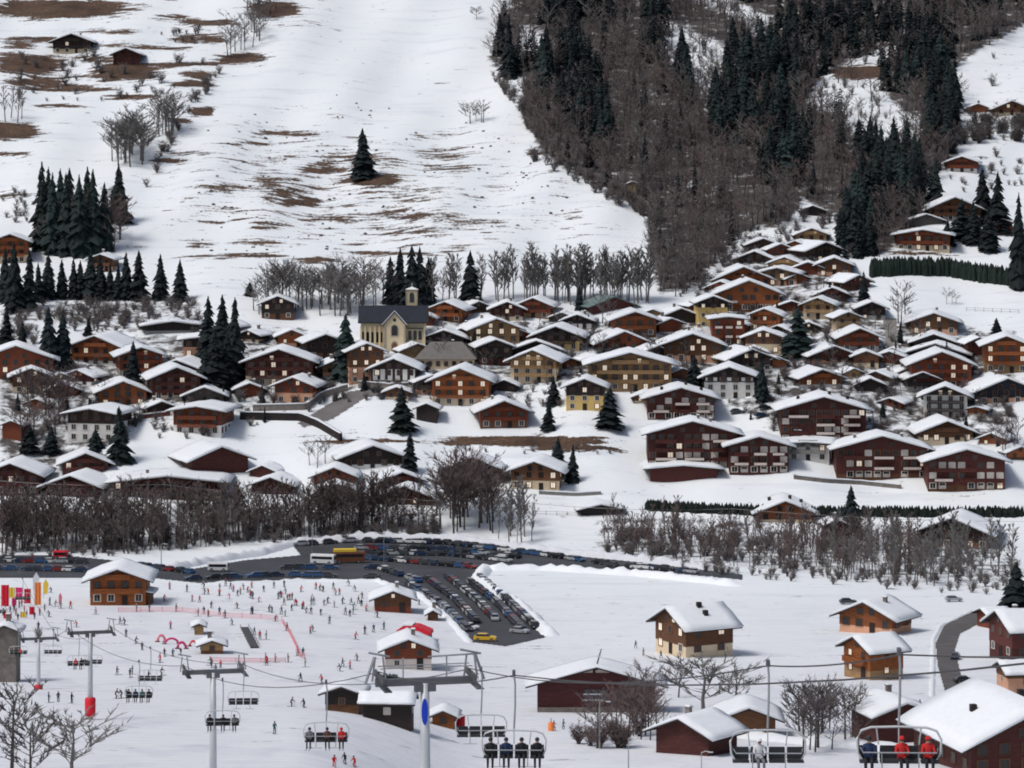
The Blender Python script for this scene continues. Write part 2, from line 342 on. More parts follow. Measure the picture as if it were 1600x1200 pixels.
# ------------------------------------------------------------------ houses
def _win(name, pane, frame):
    mb = MB(); mb.box((0, -.03, 0), (1.0, .06, 1.2), 1)
    for sx in (-1, 1):
        mb.box((sx * .62, -.05, 0), (.20, .10, 1.36), 0)
    mb.box((0, -.05, .66), (1.04, .10, .12), 0); mb.box((0, -.07, -.66), (1.44, .14, .12), 0); mb.box((0, -.06, 0), (.06, .05, 1.2), 0)
    return mb.mesh(name, [frame, pane])
WIN = {'dark': _win('window', M('glass'), M('brown')), 'pale': _win('window', M('glass'), M('pale_frame')), 'lit': _win('window', M('lit_glass'), M('brown')), 'panel': _win('window', M('pale_panel'), M('pale_frame'))}
def window(parent, x, y, z, kind='dark', sx=1.0, sz=1.0, face=0.0):
    o = put('window', WIN[kind], parent, (x, y, z)); o.scale = (sx, 1, sz); o.rotation_euler = (0, 0, face); return o
_door = MB(); _door.box((0, -.04, 1.05), (1.0, .08, 2.1)); _door.box((0, -.07, 2.16), (1.24, .14, .12)); _door.box((-.56, -.07, 1.05), (.12, .14, 2.1)); _door.box((.56, -.07, 1.05), (.12, .14, 2.1))
DOOR = _door.mesh('door', [M('dark')])
_chim = MB(); _chim.box((0, 0, .35), (.8, .8, 1.9)); _chim.box((0, 0, 1.36), (1.0, 1.0, .14)); _chim.box((0, 0, 1.53), (.9, .9, .2), 1, 0, .8)
CHIM = _chim.mesh('chimney', [M('stone'), M('snow')])

def snow_slab(prof, y0, y1, th, r, ny=7):               # snow lying on a gable roof: prof = [(x, z)] eave - ridge - eave
    n = 11; xs = np.interp(np.linspace(0, 1, n), [0, .5, 1], [p[0] for p in prof]); zs = np.interp(np.linspace(0, 1, n), [0, .5, 1], [p[1] for p in prof])
    mb = MB(); vs = []; fs = []
    for j in range(ny):
        y = y0 + (y1 - y0) * j / (ny - 1)
        for i in range(n):
            e = min(i, n - 1 - i); f = (r.uniform(.3, .8) if e == 0 else .92 if e == 1 else 1.0) * (.85 if j in (0, ny - 1) else 1)
            top = zs[i] + th * f * r.uniform(.74, 1.2) - (.10 if i == n // 2 else 0)
            ex = (-.12 if i == 0 else .12 if i == n - 1 else 0) * r.uniform(.2, 1.6)
            vs.append((xs[i] + ex, y + (-.1 if j == 0 else .1 if j == ny - 1 else 0) * r.random(), top))
    o = len(vs)
    for j in range(ny):
        y = y0 + (y1 - y0) * j / (ny - 1)
        for i in range(n): vs.append((xs[i], y, zs[i] + .01))
    for j in range(ny - 1):
        for i in range(n - 1):
            a = j * n + i; fs.append((a, a + 1, a + n + 1, a + n)); fs.append((o + a, o + a + n, o + a + n + 1, o + a + 1))
    for i in range(n - 1):
        fs.append((i, o + i, o + i + 1, i + 1)); a = (ny - 1) * n + i; fs.append((a, a + 1, o + a + 1, o + a))
    for j in range(ny - 1):
        a = j * n; fs.append((a, a + n, o + a + n, o + a)); a = j * n + n - 1; fs.append((a, o + a, o + a + n, a + n))
    return mb.add(vs, fs)

def house(cx, by, w, ry, timber, lower, label, lf=.38, rot=0, d=None, o='', pitch=None, cat='chalet', name='chalet', seed=None, rear=0.0):
    """cx, by: middle of the front foot in the photo; w: gable width, ry: ridge line, both in photo pixels; o: options
    b balconies, l lit windows, n no snow, c chimney, t timber framing, f white front, s shed (few windows), p pale panels, m multi-storey block, k skylights"""
    r = random.Random(seed if seed is not None else int(cx * 7 + by))
    if rot == 0 and 'm' not in o and w < 100 and by > 380: rot = r.uniform(-13, 13)
    if o == '' and by < 800 and r.random() < .6: o = 'b'
    D = float(Dist(cx, by)); s = F / D
    W = w / s; H = max((by - ry) / s, 2.6); dep = (d / s) if d else min(max(W * 1.1, 5.0), 16.0); a = R(rot)
    hy = (W * abs(math.sin(a)) + dep * abs(math.cos(a))) / 2
    g = P(cx, by, D); loc = Vector((g.x * (D + hy * .0) / D, D + hy, g.z))
    T = thing(name, label, cat, loc, a)
    th = min(.72, .26 + .027 * W) if 'n' not in o else 0.0; th = .3 if 'w' in o else th; ov = min(2.1, .11 * W + .5)
    pt = math.tan(R(pitch if pitch else r.uniform(19, 23)))
    top = H - th * .9; he = top - pt * (W / 2)
    if he < 1.9: he = min(1.9, top * .7); pt = (top - he) / (W / 2)
    y0, y1 = -dep / 2, dep / 2; hl = max(he * lf, 0.0) if lower else 0.0; tm = M(timber)
    if lower:
        mb = MB(); mb.box((0, 0, (hl - 5) / 2), (W, dep, hl + 5)); mb.obj('wall', mat_l(lower), T)
    mb = MB(); e = .06 if lower else 0.0; zb = hl if lower else -5
    mb.prism([(-W / 2 - e, zb), (W / 2 + e, zb), (W / 2 + e, he), (0, he + pt * (W / 2 + e)), (-W / 2 - e, he)], y0 - e, y1 + e)
    mb.obj('gable_wall' if lower else 'wall', tm, T)
    if 't' in o:                                        # pale infill panels between dark timbers, across the front
        mbp = MB(); nb = max(3, int(W / 2.2))
        for i in range(nb):
            x = -W / 2 + (i + .5) * W / nb; hh = max(.9, he - hl - .7); mbp.box((x, y0 - e - .03, hl + .35 + hh / 2), (W / nb * .62, .05, hh))
        mbp.obj('plaster_infill', M('white_plaster') if 'white_plaster' in MATS else mat_l('white'), T)
    xe = W / 2 + ov; zr = he + pt * W / 2 + .12; ze = he - pt * ov + .12
    mb = MB(); mb.prism([(-xe, ze), (0, zr), (xe, ze), (xe, ze - .24), (0, zr - .24), (-xe, ze - .24)], y0 - ov * .75, y1 + ov * .7)
    mb.box((0, y0 - ov * .36, zr - .42), (.25, ov * .7, .22))
    for sx in (-1, 1): mb.box((sx * W * .47, y0 - ov * .36, he - .02), (.25, ov * .7, .22))
    rf = mb.obj('roof', M('slate') if 'D' in o else M('green_metal') if 'n' in o else M('roof_board'), T)
    if th:
        snow_slab([(-xe - .05, ze), (0, zr), (xe + .05, ze)], y0 - ov * .78, y1 + ov * .75, th, r).obj('snow_cover', M('snow'), rf, True)
    if 'c' in o or r.random() < .35:
        for k in range(2 if 'c' in o and r.random() < .5 else 1):
            x = r.uniform(-.3, .3) * W; put('chimney', CHIM, rf, (x, r.uniform(-.1, .3) * dep, zr - pt * abs(x) + .2))
    if 'w' in o:                                        # barn front: dark loading gap with pale sill beams, plank lines
        mb = MB(); mb.box((-.2, y0 - e - .04, he * .62), (W * .2, .12, he * .34)); op = mb.obj('loading_door', M('glass'), T)
        mb = MB(); mb.box((-.2, y0 - e - .14, he * .62), (W * .2, .1, .22)); mb.box((-.2, y0 - e - .14, he * .42), (W * .22, .14, .25)); mb.obj('crossbeam', M('pale_steel'), op)
        mb = MB(); mb.box((0, y0 - e - .25, .35), (W * .99, .45, 1.1)); mb.obj('stone_base', M('stone'), T)
        for q in (-.09, .05): window(T, q * W, y0 - e, he + pt * W * .38, 'panel', 1.6, .5)
    if 'k' in o:
        for k in range(3):
            x = (-.28, .1, .32)[k] * W; mb = MB(); mb.box((x, r.uniform(-.3, .2) * dep, zr - pt * abs(x) + th + .35), (.9, .9, 1.1)); mb.obj('roof_vent', M('dark'), rf)
    # openings
    lit = .32 if 'l' in o else .06
    fl = max(1, int(round(he / 2.7))); nc = max(1, int((W - 1.0) / (2.4 if 'm' in o else 2.9))); big = max(.8, min(1.25, W / 10))
    if s < 3.9: nc = max(1, nc - 1)
    bal = []
    if 's' not in o:
        for f in range(fl):
            z = (f + .52) * he / fl + .15; ey = y0 - (0 if z < hl else e)
            door = f == 0 and 'm' not in o
            for c in range(nc):
                x = -W / 2 + (c + .5) * W / nc
                if door and c == nc // 2 and nc > 1: put('door', DOOR, T, (x, y0 - (0 if hl > 1.9 else e), 0)); continue
                if 'm' in o and r.random() < .2: continue
                k = 'lit' if r.random() < lit else ('panel' if 'p' in o and r.random() < .5 else ('pale' if z < hl else 'dark'))
                window(T, x, ey - (.03 if 't' in o and z > hl else 0), z, k, big * (1.15 if 'm' in o else 1), big)
        zz = he + pt * W * .13
        if W > 6.5:
            for sx in ((-1, 1) if W > 9 else (0,)): window(T, sx * W * .11, y0 - e, zz + .1, 'lit' if r.random() < lit else 'dark', big * .85, big * .85)
        side = -1 if rot > 0 else 1
        for sd in ((side,) if abs(rot) > 6 else (1, -1)):
            for c in range(max(1, int(dep / 4))):
                y = y0 + (c + .5) * dep / max(1, int(dep / 4))
                for f in range(fl):
                    z = (f + .52) * he / fl + .15
                    if abs(rot) > 6: window(T, sd * (W / 2 + (0 if z < hl else e)), y, z, 'panel' if 'p' in o else 'lit' if r.random() < lit else 'dark', big, big, R(90 * sd))
        if 'b' in o or 'm' in o:
            for f in range(1, fl + (1 if W > 9 and 'm' not in o else 0)):
                z = f * he / fl - .1 + (.25 if f == fl else 0); spans = [(0, W * (.82 if f < fl else .45))]
                if 'm' in o: spans = [(-W * .30, W * .24), (W * .02, W * .22), (W * .33, W * .2)]; spans = [q for q in spans if r.random() < .8]
                for bx, bw in spans:
                    mb = MB(); mb.box((bx, y0 - e - .55, z), (bw, 1.1, .14), 0); mb.box((bx, y0 - e - 1.06, z + .98), (bw, .1, .1), 0)
                    nsl = max(4, int(bw / .45)); pal = 1 if 'm' in o and r.random() < .6 else 0
                    if pal: mb.box((bx, y0 - e - 1.05, z + .5), (bw * .98, .05, .75), 1)
                    else:
                        for q in range(nsl): mb.box((bx - bw / 2 + (q + .5) * bw / nsl, y0 - e - 1.06, z + .5), (bw / nsl * .68, .06, .86), 0)
                    for sx in (-1, 1): mb.box((bx + sx * (bw / 2 - .06), y0 - e - .55, z + .52), (.08, 1.0, .9), 0)
                    mb.obj('balcony', [tm, M('pale_panel')], T)
    return T
def mat_l(k): return mat(k + '_plaster', STUC[k], .85, .10, .7) if k in STUC else M(k)
mat_l('white')
H = house
# far chalets on the upper slopes
H(112, 84, 58, 51, 'dark', 'cream', 'dark wooden chalet with pale ground floor, larger of two high on the upper left hill', o='b')
H(197, 101, 40, 74, 'maroon', None, 'small dark red chalet on brown grass bank high on the upper left hill', o='')
H(1581, 180, 50, 156, 'brown', 'beige', 'brown chalet under the steep snowfield at the upper right edge', o='l')
H(1528, 176, 32, 161, 'rust', None, 'small low brown cabin left of the chalet below the upper right snowfield', o='s')
H(1508, 270, 46, 243, 'red', 'white', 'red chalet with snowy roof on the wooded hill at upper right', rot=-10)
H(1492, 346, 82, 306, 'brown', 'grey', 'big brown chalet behind tall spruces above the long dark hedge', o='b')
H(1447, 352, 52, 333, 'grey', None, 'low snow covered outbuilding just behind the flat roofed red chalet', o='s')
H(1449, 394, 82, 357, 'red', 'cream', 'wide red chalet with lit balcony and shallow roof above the long hedge', o='bl', pitch=10)
H(1567, 366, 30, 341, 'red', None, 'small red chalet right of the tall spruces above the long hedge', o='')
H(12, 412, 54, 364, 'rust', 'cream', 'orange and cream chalet at the left edge behind the row of cypresses', o='b')
H(160, 425, 36, 396, 'brown', 'salmon', 'small salmon walled house hidden behind the row of dark cypresses', o='')
H(1270, 337, 34, 320, 'dark', None, 'tiny dark hut with snow on it, highest of the right hand village', o='s')
H(1268, 378, 46, 355, 'tan', 'beige', 'beige house under thick snow near the top of the right hand village', o='')
H(988, 300, 16, 283, 'yellow_plaster', None, 'tiny pale yellow hut at the lower edge of the forest', o='s')
# right hand hillside of the village
H(1190, 393, 46, 371, 'dark', None, 'dark chalet at the top left of the right hand cluster by the forest', o='')
H(1184, 413, 56, 391, 'dark', 'grey', 'dark chalet directly below the topmost dark chalet by the forest', o='')
H(1276, 410, 58, 377, 'dark', 'grey', 'blackish chalet with broad white roof sloping to the right, upper village', rot=22, d=70)
H(1306, 432, 52, 401, 'brown', 'salmon', 'salmon walled chalet under the blackish chalet near the hedge', o='l')
H(1160, 446, 84, 415, 'rust', None, 'long orange chalet roof peeping out behind the big orange hotel', o='b')
H(1222, 447, 60, 417, 'tan', 'salmon', 'wide salmon house right of the big orange hotel on the hillside', o='l', pitch=14)
H(1170, 488, 96, 436, 'rust', 'rust', 'big orange timber hotel with stacked balconies on the right hillside', o='bm')
H(1112, 514, 46, 461, 'dark', 'yellow', 'tall yellow chalet with dark gable left of the orange hotel', lf=.8, o='l')
H(1060, 505, 62, 480, 'dark', None, 'dark low barn with round heaped snow left of the tall yellow chalet', o='s')
H(1235, 491, 40, 469, 'red', 'cream', 'small red gabled chalet below the salmon house on the right hillside', o='')
H(1201, 518, 46, 481, 'rust', 'salmon', 'small orange chalet right of the flat roofed balcony block', o='bl')
H(1302, 471, 42, 448, 'maroon', None, 'small dark red chalet under the salmon chalet near the white field', o='')
H(1284, 500, 46, 464, 'tan', 'cream', 'cream chalet with full width balconies left of the white field', lf=.7, o='b')
H(1362, 500, 42, 470, 'dark', 'grey', 'dark grey house at the lower left corner of the white field', o='')
H(1322, 522, 38, 486, 'beige_plaster' if False else 'tan', 'beige', 'beige plastered house with narrow gable in the right hand village', lf=.75, o='')
H(1138, 542, 50, 493, 'red', 'brown', 'four storey brown balcony block with a flat white roof edge', lf=.3, pitch=7, o='bm')
H(1196, 554, 56, 514, 'brown', 'cream', 'cream chalet with arched openings below the small orange chalet', lf=.6, o='l')
H(1342, 550, 60, 511, 'red', 'grey', 'reddish chalet with wide white roof left of the stone path, right village', o='b')
H(1298, 568, 68, 539, 'maroon', 'salmon', 'dark red low chalet with long roof below the tall mixed spruce', rot=8)
H(1354, 574, 38, 547, 'brown', 'cream', 'small brown chalet tucked in right of the dark red low chalet', o='')
H(1277, 608, 62, 576, 'rust', 'white', 'orange and white chalet just above the large maroon block on the right', o='bl')
H(1463, 522, 72, 487, 'brown', 'salmon', 'grey brown chalet with broad roof right below the white field', o='l')
H(1463, 543, 62, 520, 'dark', None, 'dark chalet roof in the middle of the three stacked roofs, far right', o='s')
H(1470, 562, 92, 535, 'dark', None, 'wide white roof immediately above the large dark red chalet, far right', o='s')
H(1472, 607, 92, 547, 'red', 'maroon', 'large dark red chalet with lit balconies on the right side of the village', lf=.3, o='bl')
H(1527, 556, 36, 526, 'maroon', None, 'small maroon chalet left of the red brown chalet at the right edge', o='')
H(1576, 584, 66, 523, 'rust', 'tan', 'red brown chalet with two balconies at the right edge of the village', o='bl')
H(1567, 632, 92, 589, 'slate', 'salmon', 'house with a big bare dark blue gable and salmon strip wall, right edge', lf=.45, o='')
H(1440, 612, 46, 580, 'dark', 'grey', 'dark narrow house behind the white block with black diamond balconies', o='')
# middle of the village
H(948, 489, 68, 464, 'maroon', None, 'maroon barn with bare blue green metal roof at the village top edge', o='ns', rot=18, d=70)
H(990, 527, 66, 485, 'rust', 'brown', 'orange brown chalet right below the green metal roofed barn', o='b')
H(968, 548, 78, 516, 'red', 'grey', 'dark red gabled chalet above the large tan hotel', o='')
H(985, 612, 128, 548, 'tan', 'tan', 'large tan hotel with a long lit balcony row in the village centre', lf=.45, o='bl', pitch=15)
H(1082, 566, 88, 519, 'brown', 'salmon', 'brown chalet with salmon gable right of the large tan hotel', o='l')
H(1165, 582, 70, 544, 'dark', 'white', 'dark chalet with steep white roof behind the black and white chalet', rot=14)
H(1142, 624, 78, 571, 'dark', 'white', 'black and white chalet with arched pale panels above the maroon blocks', lf=.75, o='t')
H(840, 600, 72, 545, 'tan', 'cream', 'cream chalet with glowing balcony windows left of the large tan hotel', lf=.65, o='bl')
H(838, 556, 74, 530, 'dark', None, 'dark chalet roof squeezed behind the glowing cream chalet', o='s')
H(874, 548, 72, 508, 'dark', 'yellow', 'chalet with black gable and yellow walls in the village centre', lf=.65, o='')
H(905, 514, 44, 490, 'dark', 'white', 'small white house with dark gable below the bare row of tall trees', lf=.6, o='')
H(880, 504, 34, 487, 'grey', None, 'little grey shed roof under snow by the bare row of tall trees', o='s')
H(838, 498, 52, 464, 'red', 'tan', 'red chalet with tan ground floor, right of the pair near the tall trees', o='b')
H(792, 502, 48, 470, 'maroon', 'cream', 'maroon chalet, left of the pair near the row of tall trees', o='l')
H(702, 504, 54, 470, 'rust', 'brown', 'orange chalet right of the church tower', o='b')
H(768, 548, 74, 496, 'tan', 'cream', 'cream gabled chalet with red side wall right of the church', lf=.3, o='l', rot=10)
H(806, 540, 62, 511, 'red', None, 'bright red low chalet right of the cream gabled chalet near the church', o='')
H(770, 572, 52, 529, 'dark', 'maroon', 'dark purple house right of the bare grey hipped roof', o='')
H(696, 540, 62, 514, 'dark', None, 'dark house with white roof showing over the grey hipped roof', o='s')
H(617, 607, 70, 558, 'dark', 'white', 'black and white half timbered chalet in front of the church', lf=.35, o='t')
H(566, 600, 54, 535, 'brown', 'salmon', 'narrow brown chalet with lit windows left of the half timbered chalet', lf=.5, o='l', rot=12)
H(722, 635, 88, 573, 'rust', 'cream', 'orange red chalet with cream ground floor, centre of the village', lf=.38, o='bl')
H(665, 618, 46, 585, 'grey', 'salmon', 'low snow roofed house left of the orange red central chalet', rot=20)
H(668, 660, 32, 629, 'dark', None, 'little dark hut with round snow cap beside the spruce in the white meadow', o='s')
H(783, 670, 74, 624, 'red', 'brown', 'dark red chalet at the right side of the white meadow', o='', rot=6)
H(916, 642, 58, 590, 'dark', 'yellow', 'yellow chalet with dark gable half hidden by a black spruce', lf=.62, o='l')
H(574, 735, 94, 694, 'dark', 'white', 'dark chalet with white lower floor below the brown grass bank', lf=.42, o='')
H(737, 762, 88, 711, 'dark', 'brown', 'dark chalet behind the brown thicket, right of a slim spruce', o='')
H(842, 767, 76, 719, 'brown', 'cream', 'brown chalet with cream lower walls above the white slope by the thicket', lf=.5, o='l')
H(936, 806, 60, 786, 'dark', None, 'low dark shed with snow at the edge of the small white field', o='s')
# left part of the village
H(18, 596, 116, 538, 'red', None, 'large dark red chalet cut by the left edge of the village', o='', rot=8)
H(43, 616, 56, 574, 'brown', 'cream', 'cream and brown chalet just below the large red chalet, left edge', lf=.4, o='l')
H(158, 572, 82, 523, 'rust', 'white', 'orange red chalet with long white roof, upper left of the village', lf=.25, rot=-14)
H(212, 592, 66, 541, 'red', 'grey', 'red chalet behind the slim dark spruce, left of the village', rot=12)
H(283, 585, 66, 561, 'dark', None, 'dark roof peeking out behind the purple brown chalet, left village', o='s')
H(266, 625, 74, 572, 'maroon', 'cream', 'purple brown chalet with a cream balcony strip, left village', lf=.2, o='b')
H(317, 560, 68, 524, 'dark', 'salmon', 'salmon house with a row of bright windows and dark flat roof', lf=.6, o='l', pitch=6)
H(262, 522, 82, 500, 'dark', 'grey', 'long dark roofed house at the foot of the scrubby slope, left', o='s', pitch=8)
H(432, 500, 50, 461, 'dark', 'brown', 'dark brown house among bare trees left of the church', o='')
H(436, 604, 104, 543, 'maroon', 'beige', 'wide purple brown chalet with beige ground floor, left of the church', lf=.42, o='bl')
H(453, 543, 42, 514, 'rust', 'salmon', 'small orange chalet above the wide purple brown chalet', o='l')
H(500, 563, 56, 521, 'dark', 'brown', 'dark brown gabled house left of the big spruce by the church', rot=14)
H(464, 632, 60, 588, 'red', 'salmon', 'salmon and cream house with red shutters by the curving lane', lf=.6, o='l')
H(184, 636, 72, 594, 'rust', 'brown', 'orange brown chalet with two glowing windows, left village', lf=.2, o='l')
H(150, 692, 76, 637, 'dark', 'white', 'white house with flat snowy roof half hidden by dark spruces, left', lf=.65, pitch=10)
H(20, 688, 30, 656, 'red', None, 'small red hut with snow roof at the left edge above the thicket', o='s')
H(318, 632, 58, 603, 'grey', 'cream', 'small cream gable above the red and white house, left village', o='')
H(314, 680, 76, 633, 'red', 'white', 'red and white house with balcony overlooking the white slope, left', lf=.4, o='b', pitch=9)
H(400, 592, 40, 566, 'grey', 'white', 'small pale house under snow left of the salmon house', o='')
H(325, 748, 92, 697, 'maroon', None, 'long maroon chalet with a roof running down the slope, behind the thicket', o='s', rot=24)
H(128, 745, 70, 706, 'maroon', None, 'maroon chalet with white roof above the thicket on the left', o='')
H(18, 775, 86, 721, 'maroon', 'brown', 'maroon chalet at the left edge right behind the thicket', o='')
H(118, 779, 84, 741, 'maroon', None, 'lowest maroon chalet in the left thicket', o='')
H(262, 780, 172, 741, 'maroon', 'brown', 'very long maroon building behind the bare thicket', o='', pitch=6)
H(415, 748, 38, 726, 'maroon', None, 'tiny maroon chalet at the foot of the white slope', o='s')
H(428, 774, 60, 744, 'maroon', None, 'maroon chalet under the tiny one behind the thicket', o='')
H(522, 762, 62, 728, 'red', None, 'red brown chalet below the dark and white chalet, in the thicket', o='')
H(524, 786, 70, 754, 'maroon', None, 'maroon gable under the red brown chalet, deepest in the thicket', o='')
H(620, 772, 64, 736, 'maroon', 'cream', 'maroon chalet left of the slim spruce, behind the thicket', o='')
H(636, 790, 88, 757, 'maroon', 'brown', 'broad maroon gable low in the thicket below a slim spruce', o='')
# apartment blocks
AB = dict(cat='apartment block', name='apartment_block')
H(1064, 656, 104, 603, 'maroon', 'maroon', 'smaller maroon apartment block with a row of four pale windows', lf=.2, o='mpk', pitch=16, **AB)
H(1186, 742, 92, 679, 'maroon', 'maroon', 'right hand lower wing of the long maroon double gabled block', lf=.2, o='mp', pitch=16, d=70, **AB)
H(1082, 733, 138, 655, 'maroon', 'maroon', 'left hand taller wing of the long maroon double gabled block', lf=.2, o='mpc', pitch=15, d=70, **AB)
H(1287, 692, 132, 617, 'maroon', 'brown', 'broad maroon apartment block standing alone over a brown base', lf=.2, o='mpk', pitch=16, **AB)
H(1510, 768, 120, 699, 'maroon', 'brown', 'right end block of the maroon row, with a long roof sloping right', lf=.2, o='mp', pitch=16, d=80, **AB)
H(1378, 750, 142, 678, 'maroon', 'brown', 'centre block of the maroon row above the lower white field', lf=.2, o='mpc', pitch=15, d=70, **AB)
H(1481, 655, 68, 601, 'dark', 'white', 'white apartment house with black diamond balconies, right', lf=1.0, o='b', d=50, **AB)
H(1478, 695, 82, 655, 'brown', 'cream', 'cream chalet with glowing balcony below the white apartment house', lf=.55, o='bl')
H(1268, 722, 66, 689, 'concrete', 'white', 'low white terrace building with railing between the maroon blocks', lf=.8, pitch=3, o='')
H(1068, 752, 104, 724, 'maroon', None, 'long low maroon garage half buried in snow below the double block', o='s', pitch=5)
# across the thicket and the lower field
H(1229, 817, 82, 780, 'rust', 'cream', 'orange chalet with three chimneys at the lower edge of the white field', lf=.3, o='kl')
H(1304, 856, 30, 811, 'maroon', None, 'narrow maroon hut with snow cap inside the right hand thicket', o='s')
H(1503, 858, 112, 808, 'dark', 'brown', 'dark farmhouse with a large snowy roof right of the thicket', o='', rot=-16)
H(182, 946, 86, 886, 'orange', 'orange', 'orange wooden ski school chalet with deep balcony by the car park', lf=.3, o='b', cat='chalet')
H(218, 945, 34, 921, 'brown', None, 'low snow roofed annex on the right of the orange ski school chalet', o='s', pitch=9)
H(612, 957, 56, 921, 'brown', 'red', 'dark brown cabin with lit gable on the beginners slope beside the car park', lf=.4, o='l')
H(676, 970, 16, 953, 'brown', None, 'tiny brown pointed kiosk on the bank of the car park', o='s', pitch=45)
H(636, 1046, 72, 996, 'red', 'pale_panel', 'ski lift cabin with dark red gable and yellow counter behind the nearest pylon', lf=.5, o='l')
H(537, 1113, 52, 1070, 'dark', 'brown', 'dark cabin with one bright window left of the long low lodge', o='l')
H(606, 1131, 40, 1084, 'brown', 'dark', 'long low lodge with white roof and pale windows left of the nearest pylon', rot=86, d=76, lf=.95, o='p', pitch=24)
H(693, 1136, 34, 1108, 'orange', None, 'small orange ticket hut right of the nearest pylon', o='')
H(932, 1113, 184, 1039, 'barn_red', None, 'big maroon barn with wide snowy gable in the foreground', o='sw', pitch=15.5, d=70, cat='barn', name='barn')
H(1088, 1028, 92, 953, 'brown', 'cream', 'brown chalet turned sideways with snow roof and glowing ground floor', rot=-62, d=86, lf=.35, o='lk', pitch=26)
H(1374, 992, 92, 941, 'rust', 'salmon', 'orange brown farmhouse with gable to the left, higher of the field pair', rot=-34, d=66, lf=.35, o='', pitch=24)
H(1370, 1063, 72, 997, 'orange', 'tan', 'bright orange chalet with a snow slab roof, lower of the field pair', rot=-62, d=62, lf=.3, o='bl', pitch=24)
H(1556, 982, 40, 952, 'red', None, 'small red garage with white roof at the bend of the road', o='s', pitch=20, rot=-70, d=36)
H(1604, 1034, 88, 958, 'maroon', 'maroon', 'maroon chalet with a big snow roof cut by the right edge by the road', rot=-75, d=70, o='', pitch=25)
H(1600, 1084, 56, 1036, 'brown', 'salmon', 'salmon house at the right edge above the huge foreground roof', rot=-80, d=60, lf=.7)
H(1596, 1212, 226, 1106, 'maroon', None, 'huge snow covered farmhouse roof in the bottom right corner', rot=15, d=235, o='k', pitch=24, cat='farmhouse', name='farmhouse')
H(1170, 1152, 84, 1102, 'brown', None, 'brown gabled barn under snow right of the bare orchard tree', o='s', cat='barn', name='barn')
H(1400, 1162, 90, 1097, 'maroon', None, 'maroon gabled barn with long snow roof behind the red jacketed riders', rot=16, o='s', cat='barn', name='barn', d=110)
H(1092, 1182, 100, 1124, 'maroon', None, 'low barn with lumpy snow roof at the bottom beside the orchard', rot=-38, d=80, o='s', cat='barn', name='barn')
H(8, 1066, 34, 975, 'stone', 'stone', 'grey stone shed cut by the left edge beside the lift line', o='s', cat='shed', name='shed')
# small sheds that fill the village
def special_hip():
    D = float(Dist(697, 577)); s = F / D; W = 88 / s; dep = 12; Hh = 41 / s; he = 16 / s
    g = P(697, 577, D); T = thing('parish_house', 'cream house with bare grey hipped roof just below the church', 'house', (g.x, D + dep / 2, g.z), 0)
    mb = MB(); mb.box((0, 0, he / 2 - 2), (W, dep, he + 4)); mb.obj('wall', mat_l('cream'), T)
    mb = MB(); a, b = W / 2 + .8, dep / 2 + .8; rr = W * .28
    mb.add([(-a, -b, he), (a, -b, he), (a, b, he), (-a, b, he), (-rr, 0, Hh), (rr, 0, Hh)], [(0, 1, 5, 4), (1, 2, 5), (2, 3, 4, 5), (3, 0, 4), (3, 2, 1, 0)])
    rf = mb.obj('roof', M('grey_slate'), T); put('chimney', CHIM, rf, (2, 1, Hh - 1))
    for i in range(7): window(T, -W / 2 + (i + .5) * W / 7, -dep / 2, he * .55, 'dark', .9, 1.1)
    put('door', DOOR, T, (-W * .32, -dep / 2 - .1, 0))
special_hip()
